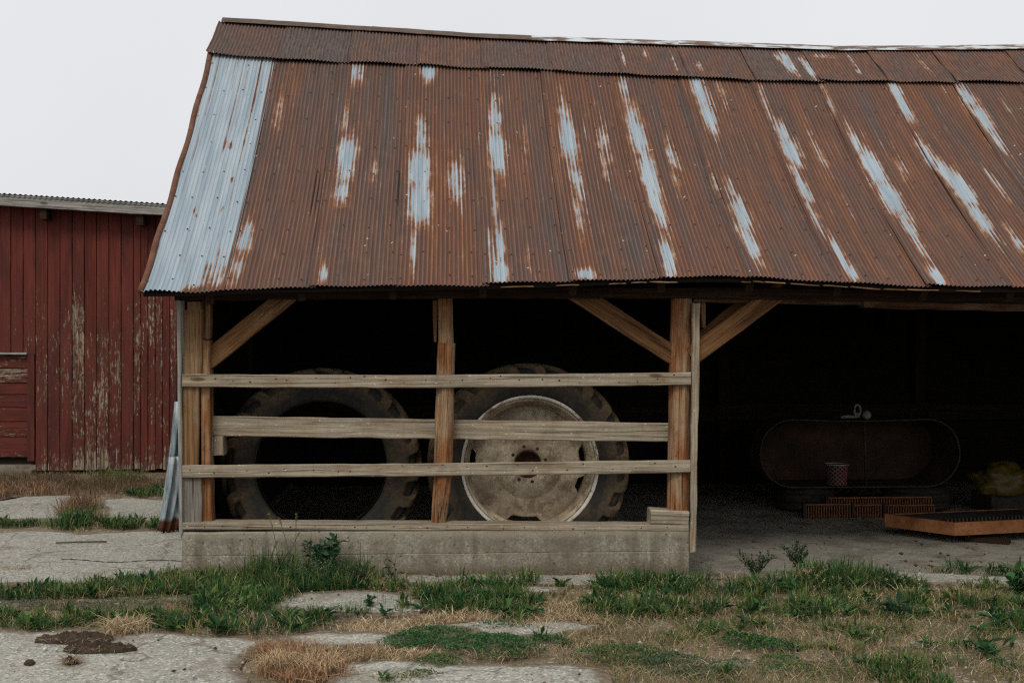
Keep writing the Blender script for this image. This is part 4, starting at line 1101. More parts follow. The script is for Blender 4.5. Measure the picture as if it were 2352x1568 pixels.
# ---------------------------------------------------------------- vegetation
def inpoly(pts, poly):
    x, y = pts[:, 0], pts[:, 1]; n_ = len(poly); ins = np.zeros(len(pts), bool); j = n_ - 1
    for i in range(n_):
        xi, yi = poly[i]; xj, yj = poly[j]
        c = ((yi > y) != (yj > y)) & (x < (xj - xi) * (y - yi) / (yj - yi + 1e-12) + xi); ins ^= c; j = i
    return ins
def onslab(pts):
    r_ = np.zeros(len(pts), bool)
    for p_ in slab_polys: r_ |= inpoly(pts, p_)
    return r_
def ell(px, py, rx, ry, n_, edge=0.25):
    """n_ points scattered over a patch of ground marked by its centre and half sizes"""
    c = gnd(px, py); wx = abs(gnd(px + rx, py).x - c.x); wy = abs(gnd(px, py - ry).y - gnd(px, py + ry).y) / 2
    t = npr.uniform(0, 2 * math.pi, n_); r_ = np.sqrt(npr.uniform(0, 1, n_)) * (1 + npr.normal(0, edge, n_) * 0.5)
    ph = npr.uniform(0, 6, 3)
    r_ *= 1 + 0.22 * np.sin(2 * t + ph[0]) + 0.14 * np.sin(5 * t + ph[1])
    return np.stack([c.x + wx * r_ * np.cos(t), c.y + wy * r_ * np.sin(t)], -1), wx * wy * math.pi
class Blades:
    def __init__(s): s.v = []; s.f = []; s.c = []; s.n = 0
    def add(s, xy, h, lean, width, cols, z0=0.0, curl=0.6, flat=0.0):
        n_ = len(xy); t = npr.uniform(0, 2 * math.pi, n_); wt = npr.uniform(0, math.pi, n_)
        h = h * npr.uniform(0.45, 1.15, n_); ln = h * np.abs(npr.normal(lean, lean * 0.5 + 0.05, n_))
        dx, dy = np.cos(t) * ln, np.sin(t) * ln
        wx, wy = np.cos(wt) * width / 2, np.sin(wt) * width / 2
        zz = h * (1 - flat)
        P = np.zeros((n_, 7, 3)); base = np.stack([xy[:, 0], xy[:, 1], np.full(n_, z0)], -1)
        for k, (q, ww) in enumerate(((0.0, 0.9), (0.4, 1.0), (0.75, 0.65))):
            b_ = base + np.stack([dx * q ** 1.8, dy * q ** 1.8, zz * (q - curl * 0.25 * q * q)], -1)
            P[:, 2*k] = b_ - np.stack([wx * ww, wy * ww, 0 * wx], -1); P[:, 2*k + 1] = b_ + np.stack([wx * ww, wy * ww, 0 * wx], -1)
        P[:, 6] = base + np.stack([dx, dy, zz * (1 - curl * 0.42)], -1)
        F = np.array([(0, 1, 3), (0, 3, 2), (2, 3, 5), (2, 5, 4), (4, 5, 6)])
        ff = (np.arange(n_)[:, None, None] * 7 + F[None] + s.n).reshape(-1, 3)
        ca = np.array(cols); ci = npr.randint(0, len(ca), n_); cc = ca[ci] * npr.uniform(0.7, 1.25, (n_, 1))
        C = np.repeat(cc[:, None, :], 7, 1)
        s.v.append(P.reshape(-1, 3)); s.f.append(ff); s.c.append(C.reshape(-1, 3)); s.n += n_ * 7
    def tufts(s, ctr, per, h, lean, width, cols, spread=0.02, z0=0.0):
        """blades in clumps, each clump with its own height, tint and way of leaning"""
        k = len(ctr); n_ = k * per
        off = npr.normal(0, spread, (n_, 2)); xy = np.repeat(ctr, per, 0) + off
        hc = np.repeat(npr.uniform(0.5, 1.3, k), per); h_ = h * hc * npr.uniform(0.4, 1.1, n_)
        t = np.arctan2(off[:, 1], off[:, 0]) + npr.normal(0, 1.1, n_)
        lc = np.repeat(npr.uniform(0.5, 1.5, k), per); ln = h_ * np.abs(npr.normal(lean * 1.25, 0.45, n_)) * lc
        dx, dy = np.cos(t) * ln, np.sin(t) * ln
        wt = t + math.pi / 2 + npr.normal(0, 0.5, n_); w_ = width * npr.choice([0.7, 1.0, 1.4, 2.2], n_, p=[0.3, 0.4, 0.22, 0.08])
        wx, wy = np.cos(wt) * w_ / 2, np.sin(wt) * w_ / 2
        droop = np.clip(ln / (h_ + 1e-6), 0, 1.6) * 0.45
        P = np.zeros((n_, 7, 3)); base = np.stack([xy[:, 0], xy[:, 1], np.full(n_, z0)], -1); zz = h_
        for q_, (q, ww) in enumerate(((0.0, 0.8), (0.4, 1.0), (0.75, 0.7))):
            b_ = base + np.stack([dx * q ** 1.6, dy * q ** 1.6, zz * (q - droop * q * q)], -1)
            P[:, 2*q_] = b_ - np.stack([wx * ww, wy * ww, 0 * wx], -1); P[:, 2*q_ + 1] = b_ + np.stack([wx * ww, wy * ww, 0 * wx], -1)
        P[:, 6] = base + np.stack([dx, dy, zz * (1 - droop)], -1)
        F = np.array([(0, 1, 3), (0, 3, 2), (2, 3, 5), (2, 5, 4), (4, 5, 6)])
        ff = (np.arange(n_)[:, None, None] * 7 + F[None] + s.n).reshape(-1, 3)
        ca = np.array(cols); ci = np.repeat(npr.randint(0, len(ca), k), per); mixc = npr.uniform(0, 1, n_) < 0.3
        ci = np.where(mixc, npr.randint(0, len(ca), n_), ci)
        cc = ca[ci] * npr.uniform(0.65, 1.35, (n_, 1)) * np.repeat(npr.uniform(0.75, 1.25, k), per)[:, None]
        s.v.append(P.reshape(-1, 3)); s.f.append(ff); s.c.append(np.repeat(cc[:, None, :], 7, 1).reshape(-1, 3)); s.n += n_ * 7
    def leaves(s, xyz, size, cols, asp=0.5):
        n_ = len(xyz); a = npr.normal(0, 1, (n_, 3)); a[:, 2] = np.abs(a[:, 2]) * 0.6; a /= np.linalg.norm(a, axis=1)[:, None]
        up = npr.normal(0, 0.5, (n_, 3)) + np.array([0, 0, 1.0]); b_ = np.cross(a, up); b_ /= np.linalg.norm(b_, axis=1)[:, None]
        L = size * npr.uniform(0.6, 1.3, (n_, 1)); nrm = np.cross(b_, a)
        P = np.zeros((n_, 4, 3)); P[:, 0] = xyz; P[:, 1] = xyz + a * L * 0.55 + b_ * L * asp * 0.5 + nrm * L * 0.1; P[:, 2] = xyz + a * L; P[:, 3] = xyz + a * L * 0.55 - b_ * L * asp * 0.5 + nrm * L * 0.1
        F = np.array([(0, 1, 2), (0, 2, 3)]); ff = (np.arange(n_)[:, None, None] * 4 + F[None] + s.n).reshape(-1, 3)
        ca = np.array(cols); cc = ca[npr.randint(0, len(ca), n_)] * npr.uniform(0.7, 1.3, (n_, 1))
        s.v.append(P.reshape(-1, 3)); s.f.append(ff); s.c.append(np.repeat(cc[:, None, :], 4, 1).reshape(-1, 3)); s.n += n_ * 4
    def build(s, name, mat, parent=None):
        v = np.concatenate(s.v); c = np.concatenate(s.c); c = np.concatenate([c, np.ones((len(c), 1))], 1)
        return npmesh(name, v, np.concatenate(s.f), mat, parent, False, {'col': ('FLOAT_COLOR', c)})
GREEN = [(0.028, 0.088, 0.024), (0.048, 0.125, 0.030), (0.016, 0.062, 0.024), (0.105, 0.175, 0.040), (0.022, 0.078, 0.032)]
OLIVE = [(0.115, 0.150, 0.040), (0.165, 0.175, 0.055), (0.075, 0.125, 0.038), (0.23, 0.20, 0.08), (0.060, 0.115, 0.036)]
DRY = [(0.45, 0.35, 0.21), (0.38, 0.28, 0.16), (0.56, 0.46, 0.30), (0.27, 0.19, 0.11), (0.47, 0.345, 0.205)]
REDDRY = [(0.30, 0.165, 0.09), (0.36, 0.21, 0.12), (0.24, 0.13, 0.075), (0.42, 0.28, 0.16)]
DARKDRY = [(0.12, 0.08, 0.05), (0.17, 0.115, 0.07), (0.09, 0.062, 0.04), (0.22, 0.15, 0.09)]
CLOV = [(0.035, 0.11, 0.035), (0.06, 0.16, 0.05), (0.026, 0.08, 0.034), (0.085, 0.17, 0.06)]
GREYG = [(0.10, 0.13, 0.085), (0.14, 0.16, 0.11), (0.07, 0.10, 0.06), (0.13, 0.10, 0.065)]
grass = Blades(); dry = Blades(); cover = Blades()
def patch(bl, px, py, rx, ry, dens, h, lean, width, cols, **k):
    _, A = ell(px, py, rx, ry, 1)
    xy, _ = ell(px, py, rx, ry, max(8, int(dens * A)))
    bl.add(xy, h, lean, width, cols, **k)
G = [(px_, 1366 + 4 * math.sin(px_), 110, 12, 6000, .09, .5, 'g') for px_ in range(-900, -60, 150)] + [(px_, 1427 + 3 * math.cos(px_), 120, 11, 6500, .085, .5, 'o') for px_ in range(-900, -60, 160)] + [(px_, 1345 + 60 * abs(math.sin(px_ * 0.7)), 80, 13, 5000, .10, .5, 'g') for px_ in range(2430, 3100, 90)]
G = [q[:7] + ((OLIVE + GREEN) if q[7] == 'o' else (GREEN + OLIVE),) for q in G]
G += [(600,1334,50,9,3500,.27,.35,OLIVE+GREEN),(690,1332,70,9,4000,.28,.4,GREEN+OLIVE),(800,1336,55,8,3500,.22,.4,GREEN+OLIVE),(880,1338,40,6,2500,.18,.4,GREEN),
 (40,1428,150,12,8000,.08,.5,OLIVE+OLIVE+GREEN),(190,1428,140,11,8000,.08,.5,OLIVE+GREEN),(330,1430,140,10,7000,.08,.6,OLIVE+GREEN),(450,1430,80,12,6000,.08,.6,GREEN+OLIVE),(300,1362,160,9,6000,.09,.5,GREEN+OLIVE),(140,1366,120,8,6000,.09,.5,GREEN),
 (1760,1400,80,12,4000,.09,.6,OLIVE+GREEN),(2100,1410,70,10,4000,.09,.6,GREEN+OLIVE),(2180,1420,60,10,3500,.09,.6,OLIVE+GREEN),(1560,1470,80,10,3000,.07,.7,OLIVE),(1700,1440,70,10,3500,.08,.6,GREEN+OLIVE),(2250,1450,60,10,3500,.08,.7,OLIVE+GREEN),(1900,1490,90,10,3500,.07,.7,GREEN+OLIVE),(1330,1480,60,8,3000,.07,.7,OLIVE+GREEN),(1960,1360,120,10,5000,.12,.5,GREEN),(2260,1352,80,8,4500,.11,.5,GREEN+OLIVE),(2150,1530,90,12,4500,.07,.6,OLIVE+GREEN),(1650,1550,90,12,3500,.06,.7,OLIVE),
 # px, py, rx, ry, density, height, lean, colours
 (60,1366,115,13,6500,.09,.45,GREEN),(205,1360,115,12,6000,.10,.5,GREEN+OLIVE),(335,1348,105,15,6500,.11,.5,GREEN+OLIVE),(430,1334,70,20,6500,.13,.5,OLIVE),(505,1345,80,22,6500,.11,.5,GREEN+OLIVE),
 (60,1424,130,13,8000,.085,.5,OLIVE),(220,1424,95,12,7000,.08,.5,OLIVE+GREEN),(350,1426,125,12,7000,.08,.5,OLIVE+GREEN),(85,1441,55,6,5000,.09,.8,GREEN),(480,1425,60,14,4000,.07,.6,OLIVE+GREYG),
 (560,1382,115,28,7500,.13,.5,GREEN),(525,1430,95,20,6500,.11,.6,GREEN+OLIVE),(610,1442,95,14,7500,.12,.6,GREEN),(695,1430,75,12,6500,.12,.6,GREEN),(395,1440,26,8,3000,.13,.8,GREEN),
 (620,1338,70,16,5500,.16,.45,GREEN+OLIVE),(705,1340,100,20,9000,.19,.5,GREEN),(790,1342,80,17,8500,.17,.5,GREEN),(885,1350,55,9,5000,.11,.5,GREEN+OLIVE),(450,1318,40,8,3500,.10,.5,OLIVE),
 (850,1410,85,7,3500,.08,.6,GREEN),(940,1402,25,6,3000,.13,.4,GREEN),
 (1040,1372,88,28,8000,.12,.55,GREEN),(1130,1362,65,22,7000,.12,.5,GREEN),(1185,1392,62,24,5500,.10,.6,GREEN+OLIVE),(1080,1404,82,12,5000,.10,.6,GREEN),(1160,1418,70,10,3000,.08,.7,GREEN),
 (1190,1345,55,12,4500,.12,.45,GREEN),(1275,1350,62,10,3500,.09,.5,GREEN+OLIVE),(1240,1375,70,10,3500,.09,.6,OLIVE+DRY),
 (1420,1350,62,12,6000,.14,.7,GREEN),(1500,1350,105,12,6500,.14,.6,GREEN),(1595,1355,82,12,6000,.13,.55,GREEN),
 (1480,1400,165,20,7500,.13,.45,GREEN+GREEN+OLIVE),(1365,1405,62,13,4500,.10,.5,GREEN+OLIVE),(1610,1405,60,12,3000,.09,.6,OLIVE+DRY),
 (1725,1352,62,18,6500,.14,.5,GREEN),(1740,1375,52,9,3500,.08,.5,OLIVE),
 (1930,1342,92,20,8500,.18,.45,GREEN),(2035,1346,72,14,6000,.14,.5,GREEN),(1855,1346,52,17,6500,.15,.5,GREEN),
 (2190,1314,82,7,4000,.12,.8,GREEN),(2320,1322,52,8,4500,.13,.7,GREEN),
 (2000,1380,205,18,4500,.09,.4,OLIVE+GREEN),(2160,1374,125,13,5000,.09,.4,OLIVE+DRY),(1880,1405,92,15,6000,.11,.45,GREEN),(2040,1412,52,12,4500,.09,.7,GREEN),
 (2240,1390,36,8,6000,.09,.6,GREEN),(2340,1398,62,14,4500,.10,.5,GREEN+OLIVE),(2335,1440,52,22,6000,.11,.5,GREEN),
 (1960,1446,62,8,5000,.08,.7,GREEN),(2045,1450,60,6,6000,.06,.7,GREEN),(2130,1444,32,9,4500,.09,.6,GREEN),(1990,1468,62,9,4000,.08,.7,GREEN),(1840,1424,32,7,4500,.08,.6,GREEN),
 (1620,1450,47,12,4500,.08,.6,GREEN+OLIVE),(2190,1484,62,8,4500,.07,.7,GREEN),(1280,1470,55,8,4500,.09,.8,GREEN),(1130,1458,80,6,2000,.06,.6,OLIVE),
 (2080,1552,102,32,11000,.075,.4,OLIVE+GREEN),(890,1566,60,10,6000,.07,.6,OLIVE),(2320,1535,45,10,2500,.07,.7,GREEN),(1850,1395,60,10,3000,.10,.4,OLIVE),
 (180,1204,42,12,7000,.17,.4,GREEN),(60,1205,75,6,5500,.08,.5,GREEN),(295,1208,72,7,5000,.12,.5,GREEN),(345,1134,52,6,4500,.12,.5,GREEN),(240,1092,32,4,4000,.12,.5,OLIVE),(370,1210,30,5,4000,.10,.5,GREEN),(185,1220,30,5,4000,.09,.5,OLIVE),
]
for (px, py, rx, ry, dn, h, ln, cl) in G:
    _, A = ell(px, py, rx, ry, 1); ctr, _ = ell(px, py, rx, ry, max(3, int(dn * A / 20)))
    nz = np.array([mn.noise(Vector((p_[0] * 3.2, p_[1] * 5.5, 1.7))) + 0.6 * mn.noise(Vector((p_[0] * 9, p_[1] * 9, 7))) for p_ in ctr])
    ctr = ctr[nz > -0.22]
    ros = ctr[npr.uniform(0, 1, len(ctr)) < 0.16]
    for rx_, ry_ in ros:
        t_ = npr.uniform(0, 6.28, 9); cover.leaves(np.stack([rx_ + 0.01 * np.cos(t_), ry_ + 0.01 * np.sin(t_), np.full(9, 0.02)], -1), min(0.09, h * 0.8), GREEN, 0.28)
    grass.tufts(ctr, 22, h, ln, 0.0048, cl + cl + OLIVE[:3], spread=0.022)
    patch(grass, px, py, rx * 0.95, ry * 0.9, dn * 0.14, h * 0.5, ln + 0.4, 0.006, cl + OLIVE[:2])
    patch(dry, px, py, rx * 1.05, ry * 1.1, dn * 0.10, h * 0.8, 0.6, 0.003, DRY)
D = [
 (660,1500,85,20,9000,.07,.7,REDDRY),(705,1545,100,28,11000,.08,.6,REDDRY),(800,1502,115,13,9000,.06,.9,REDDRY+DRY),(905,1508,90,11,7500,.06,1.0,DRY),(870,1446,95,13,8000,.06,1.0,DRY),(1005,1430,65,10,8000,.07,1.0,DRY),(1085,1424,70,11,8000,.07,.9,DRY),
 (400,1402,60,10,3000,.06,.7,REDDRY),(130,1385,60,8,1500,.05,.7,REDDRY),(640,1530,40,16,8000,.10,.5,DRY),(735,1535,45,18,8000,.10,.5,DRY),
 (60,1110,150,18,2600,.10,.6,DARKDRY),(260,1118,150,18,2400,.10,.6,DARKDRY),(60,1130,90,12,2600,.12,.5,DARKDRY+REDDRY),(270,1105,60,12,2000,.14,.5,DARKDRY+OLIVE),(178,1172,30,14,6000,.20,.35,REDDRY+DARKDRY),(40,1308,55,4,4000,.05,.8,REDDRY),
 (1250,1322,350,5,3500,.04,1.4,DARKDRY+REDDRY),(920,1322,120,6,3000,.04,1.4,DARKDRY),(1660,1325,60,5,3500,.04,1.3,DARKDRY),(2150,1322,180,3,2500,.04,1.3,DARKDRY),
 (470,1330,60,8,2500,.05,1.2,DARKDRY),(640,1322,90,5,2500,.05,1.2,DARKDRY),
 (1280,1400,80,22,5000,.06,1.0,DRY),(1300,1430,120,14,4500,.05,1.2,DRY),(1200,1440,60,8,3500,.06,1.0,DRY),(1130,1505,60,10,4500,.06,1.0,DRY),(1210,1500,70,12,4000,.06,1.0,DRY+REDDRY),
]
for (px, py, rx, ry, dn, h, ln, cl) in D:
    patch(dry, px, py, rx, ry, dn * 0.5, h, ln, 0.0032, cl)
    _, A = ell(px, py, rx, ry, 1); ctr, _ = ell(px, py, rx, ry, max(3, int(dn * A / 45))); dry.tufts(ctr, 22, h * 1.1, ln, 0.0034, cl, spread=0.02)
# general dead grass over the right half of the yard
for (x0, x1, y0, y1, dn, cl, h) in ((1280, 3100, 1362, 1600, 3200, DRY + DRY + REDDRY + DARKDRY, 0.055), (1280, 3100, 1362, 1600, 2400, OLIVE, 0.055), (560, 1280, 1415, 1600, 900, DRY + DARKDRY, 0.04), (-900, 560, 1370, 1448, 1300, GREYG + OLIVE, 0.04), (-900, 450, 1086, 1146, 1100, DARKDRY, 0.05), (900, 2450, 1335, 1375, 1200, DRY + DARKDRY, 0.05)):
    a = gnd(x0, y1); c = gnd(x1, y0); e = gnd(x1, y1); g_ = gnd(x0, y0)
    poly = np.array([(a.x, a.y), (e.x, e.y), (c.x, c.y), (g_.x, g_.y)]); lo, hi = poly.min(0), poly.max(0)
    n_ = int(dn * (hi[0] - lo[0]) * (hi[1] - lo[1])); xy = npr.uniform(lo, hi, (n_, 2)); xy = xy[inpoly(xy, poly)]
    xy = xy[~onslab(xy)]
    keep = np.array([mn.noise(Vector((p_[0] * 1.7, p_[1] * 1.7, 9))) + mn.noise(Vector((p_[0] * 6, p_[1] * 6, 4))) * 0.6 for p_ in xy]) > npr.uniform(-0.7, 0.45, len(xy))
    (grass if cl in (OLIVE,) else dry).add(xy[keep], h, 1.1, 0.003, cl, z0=-0.005)
def cushion(px, py, rx, ry, hgt, dens, cols, size=0.014):
    _, A = ell(px, py, rx, ry, 1); n_ = int(dens * A); xy, _ = ell(px, py, rx, ry, n_, 0.2)
    c = gnd(px, py); wx = abs(gnd(px + rx, py).x - c.x); wy = abs(gnd(px, py - ry).y - gnd(px, py + ry).y) / 2
    rr = ((xy[:, 0] - c.x) / wx) ** 2 + ((xy[:, 1] - c.y) / wy) ** 2
    bumpy = np.array([0.65 + 0.6 * mn.noise(Vector((p_[0] * 9, p_[1] * 9, 2))) for p_ in xy])
    top = hgt * np.clip(1 - rr * 0.75, 0.12, 1) * bumpy
    z = top * npr.uniform(0.25, 1.0, n_) ** 0.6
    cover.leaves(np.stack([xy[:, 0], xy[:, 1], z + 0.008], -1), size, cols)
for a in ((955,1482,92,16,.085,26000,CLOV),(1125,1490,112,22,.10,26000,CLOV),(1000,1458,72,11,.06,20000,CLOV),(1010,1528,52,14,.07,24000,CLOV+OLIVE),(1430,1510,112,18,.08,20000,OLIVE+CLOV),(1530,1525,92,15,.06,20000,CLOV+GREYG),(1705,1478,55,16,.08,22000,GREEN),(1760,1488,52,14,.07,22000,CLOV),(1795,1528,52,20,.055,18000,CLOV+OLIVE),(1600,1550,120,18,.03,9000,GREYG+CLOV),(1900,1545,90,20,.03,8000,GREYG+OLIVE),
 (60,1392,130,9,.03,9000,GREYG),(210,1396,130,10,.03,9000,GREYG),(360,1385,110,12,.035,9000,GREYG+OLIVE),(560,1400,60,14,.07,14000,CLOV),(1060,1385,70,12,.08,12000,GREEN),(1250,1475,60,9,.04,12000,CLOV),(1180,1500,45,10,.05,16000,CLOV),(960,1555,60,10,.04,12000,OLIVE),(730,1350,70,12,.12,12000,CLOV+GREEN),(1150,1440,60,8,.04,9000,CLOV),(2090,1500,80,8,.03,8000,GREYG+CLOV),(1680,1530,60,10,.035,10000,GREYG+CLOV)):
    cushion(*a)
# seed heads standing over the grass
def heads(px, py, rx, ry, n_, h, cols):
    xy, _ = ell(px, py, rx, ry, n_)
    for x_, y_ in xy:
        hh = h * npr.uniform(0.6, 1.2)
        z = np.linspace(hh * 0.82, hh, 14); t = npr.uniform(0, 6.28, 14)
        cover.leaves(np.stack([x_ + 0.003 * np.cos(t), y_ + 0.003 * np.sin(t), z], -1), 0.009, cols, 0.6)
    grass.add(xy, h * 1.0, 0.05, 0.0022, OLIVE, curl=0.2)
heads(1860, 1362, 60, 14, 22, .17, DRY); heads(900, 1395, 90, 14, 16, .15, REDDRY); heads(1060, 1360, 70, 20, 16, .15, DRY); heads(1960, 1420, 160, 22, 26, .14, DRY); heads(1420, 1345, 180, 8, 10, .2, DRY); heads(2150, 1380, 150, 15, 20, .14, DRY); heads(2290, 1440, 60, 20, 10, .14, OLIVE); heads(140, 1200, 120, 10, 8, .2, REDDRY)
# litter of straw bits lying flat
n_ = 5000; a = gnd(-100, 1560); c = gnd(2450, 1330); xy = npr.uniform((-3.2, 5.6), (4.6, 8.3), (n_, 2)); xy = xy[~onslab(xy) | (npr.uniform(0, 1, n_) < 0.10)]
dry.add(xy, 0.05, 1.6, 0.003, DRY + DARKDRY, z0=0.02, flat=0.85)
n_ = 700; xy = npr.uniform((1.8, 8.6), (6.0, 11.3), (n_, 2)); xy = xy[np.array([mn.noise(Vector((p_[0] * 1.5, p_[1] * 2.5, 30))) for p_ in xy]) > 0.02]
dry.add(xy, 0.06, 1.6, 0.003, DARKDRY + DRY, z0=FLOORZ + 0.006, flat=0.9)
tag(grass.build('green_grass', M['leaf']), 'green grass growing between the concrete slabs', 'grass', kind='stuff')
tag(dry.build('dry_grass', M['straw']), 'dead straw coloured grass matted over the yard', 'dry grass', kind='stuff')
tag(cover.build('ground_cover', M['leaf']), 'low creeping weeds and seed heads between the slabs', 'weeds', kind='stuff')

# ---- single plants
def leafy(name, label, px, py, hgt, spread, stems, leaf, per, cols, seed, asp=0.5, cat='weed', scol=(0.05, 0.07, 0.03)):
    g0 = gnd(px, py); root = empty(name, (g0.x, g0.y, 0)); tag(root, label, cat)
    st = MB(); lv = Blades(); rs = random.Random(seed)
    for k in range(stems):
        a = rs.uniform(0, 6.28); h = hgt * rs.uniform(0.55, 1.0); d = spread * rs.uniform(0.2, 1.0)
        pts = [Vector((math.cos(a) * d * q ** 1.3 + 0.01 * math.sin(q * 5 + k), math.sin(a) * d * q ** 1.3, h * q - 0.005)) for q in (0, .2, .4, .6, .8, 1)]
        st.tube(pts, [0.004, 0.0035, 0.003, 0.0025, 0.002, 0.001], 5)
        P = []
        for j in range(per):
            q = 0.25 + 0.75 * j / per; i0 = min(4, int(q * 5)); P.append(pts[i0].lerp(pts[i0 + 1], q * 5 - i0))
        P = np.array([tuple(p_) for p_ in P]) + npr.normal(0, 0.006, (per, 3))
        lv.leaves(P, leaf, cols, asp)
    st.build('stem', simple_stem, root); lv.build('foliage', M['leaf'], root)
simple_stem = simple('green_stem', (0.05, 0.07, 0.03), (0.09, 0.10, 0.05), 20)
leafy('broadleaf_weed', 'tall broadleaf weed growing against the concrete foundation', 745, 1335, 0.29, 0.19, 20, 0.06, 18, [(0.020, 0.062, 0.030), (0.028, 0.078, 0.036)], 1, 0.55)
leafy('shrubby_weed', 'low dark shrubby weed beside the jamb board on the floor edge', 1735, 1322, 0.17, 0.17, 16, 0.022, 26, [(0.022, 0.045, 0.024), (0.030, 0.058, 0.030)], 2, 0.55)
leafy('shrubby_weed', 'upright dark shrubby weed behind the bleached stick', 1832, 1306, 0.20, 0.13, 16, 0.022, 28, [(0.022, 0.045, 0.024), (0.030, 0.058, 0.030)], 3, 0.55)
leafy('broadleaf_weed', 'bright broad leaved weed beside the narrow slab strip', 2338, 1368, 0.16, 0.12, 9, 0.075, 8, [(0.028, 0.095, 0.032), (0.04, 0.11, 0.04)], 4, 0.6)
leafy('dock_plant', 'dock plant with large pale green leaves lying on dead grass', 2270, 1503, 0.07, 0.16, 9, 0.085, 4, [(0.045, 0.11, 0.045), (0.075, 0.14, 0.055)], 5, 0.4)
leafy('thistle_weed', 'small clump of dark lobed weed leaves in straw', 2050, 1410, 0.09, 0.15, 10, 0.07, 5, [(0.018, 0.055, 0.03), (0.025, 0.065, 0.03)], 6, 0.4)
leafy('leafy_sprout', 'small bright round leaved sprout on the middle slab', 850, 1398, 0.11, 0.07, 5, 0.04, 4, [(0.06, 0.15, 0.06)], 7, 0.8)
leafy('seeding_weed', 'feathery pale seeding weed in front of the broadleaf weed', 715, 1350, 0.22, 0.20, 24, 0.013, 44, [(0.12, 0.17, 0.10), (0.16, 0.20, 0.13)], 8, 0.6)
leafy('seeding_weed', 'feathery olive seeding weed right of the foundation weed', 815, 1345, 0.21, 0.16, 22, 0.016, 40, [(0.05, 0.09, 0.045), (0.07, 0.11, 0.06)], 9, 0.5)
leafy('leafy_sprout', 'thin leaning green weed alone by the foundation wall', 905, 1340, 0.22, 0.10, 4, 0.06, 5, [(0.02, 0.06, 0.035)], 10, 0.2)
# foxtail stalks
for (px, py, h, lx, lab) in ((585, 1335, .22, -.02, 'foxtail stalk with thick green leaf near the foundation'), (640, 1335, .40, -.06, 'tall foxtail stalk reaching the sill board'), (668, 1335, .37, -.07, 'foxtail stalk bending beside the sill board'), (678, 1338, .40, .0, 'straight foxtail stalk with pale head before the tyre'), (655, 1330, .27, .07, 'foxtail with drooping green head above the broadleaf weed'), (610, 1335, .21, .05, 'short arched foxtail in the foundation weeds')):
    g0 = gnd(px, py); root = empty('foxtail_stalk', (g0.x, g0.y, 0)); tag(root, lab, 'weed', 'foxtails by the foundation')
    pts = [Vector((lx * q ** 2, 0.05 * q, h * q)) for q in np.linspace(0, 1, 9)]
    mb = MB(); mb.tube(pts, [0.0022] * 9, 5); mb.build('stem', simple_stem, root)
    bl = Blades(); n_ = 90; q = npr.uniform(0, 1, n_); d = (pts[-1] - pts[-2]).normalized()
    P = np.array([tuple(pts[-1] + d * (0.05 * t_)) for t_ in q]); bl.leaves(P, 0.012, [(0.16, 0.18, 0.08), (0.22, 0.22, 0.11)], 0.25); bl.build('seed_head', M['leaf'], root)
    bl = Blades(); bl.add(np.zeros((5, 2)), h * 0.75, 0.6, 0.013, [(0.07, 0.13, 0.04), (0.04, 0.09, 0.035)], curl=0.9); bl.build('blade', M['leaf'], root)
# dead tufts
def tuft(label, px, py, n_, h, spread, cols, lean):
    g0 = gnd(px, py); bl = Blades(); bl.add(npr.normal(0, spread, (n_, 2)), h, lean, 0.005, cols, curl=1.4)
    o = bl.build('dry_grass_tuft', M['straw']); o.location = (g0.x, g0.y, 0.01); return tag(o, label, 'grass tuft')
tuft('curled tuft of dead straw grass beside the dark sod', 283, 1458, 320, 0.15, 0.05, DRY, 1.0)
tuft('pale upright tuft of dry grass among reddish weeds', 640, 1542, 420, 0.13, 0.035, [(0.50, 0.37, 0.22), (0.42, 0.30, 0.17)], 0.55)
tuft('wider pale dry grass tuft at the slab edge', 735, 1550, 460, 0.13, 0.04, [(0.48, 0.35, 0.21), (0.40, 0.27, 0.16)], 0.6)
# overturned sods
def sod(label, px, py, sx, sy, h, seed):
    g0 = gnd(px, py); v = []; f = []; n_ = 64; m = 26
    for j in range(m + 1):
        r_ = j / m
        for k in range(n_):
            t = 2 * math.pi * k / n_; e = 1 + 0.28 * mn.noise(Vector((math.cos(t) * 1.5, math.sin(t) * 1.5, seed))) + 0.16 * mn.noise(Vector((math.cos(t) * 7, math.sin(t) * 7, seed)))
            x_ = sx * r_ * e * math.cos(t); y_ = sy * r_ * e * math.sin(t)
            z = h * (1 - r_ ** 2.2) * (0.75 + 0.6 * mn.noise(Vector((x_ * 9, y_ * 9, seed)))) + (0.022 * mn.noise(Vector((x_ * 38, y_ * 38, seed))) + 0.014 * mn.noise(Vector((x_ * 90, y_ * 90, seed)))) * (1 - r_ ** 6) + 0.016
            v.append((x_, y_, z if j < m else 0.0))
    for j in range(m):
        for k in range(n_): f.append((j*n_ + k, (j+1)*n_ + k, (j+1)*n_ + (k+1) % n_, j*n_ + (k+1) % n_))
    root = empty('sod_clod', (g0.x, g0.y, 0.015)); tag(root, label, 'clod')
    mesh('earth', v, f, M['sod'], root, False)
    bl = Blades(); n2 = 260; t = npr.uniform(0, 6.28, n2); rr = npr.uniform(0.2, 1.0, n2); bl.add(np.stack([sx * rr * np.cos(t) , sy * rr * np.sin(t)], -1), 0.07, 1.2, 0.0035, DRY + DARKDRY, z0=h * 0.35, curl=1.3, flat=0.5); bl.build('dead_roots', M['straw'], root)
sod('long dark overturned sod lying on the front slab', 178, 1476, 0.20, 0.085, 0.022, 1.0)
sod('dark sod with pale dead roots below the long one', 222, 1499, 0.17, 0.075, 0.022, 4.0)
sod('little dark clump of soil on the front slab', 164, 1529, 0.035, 0.03, 0.012, 7.0)
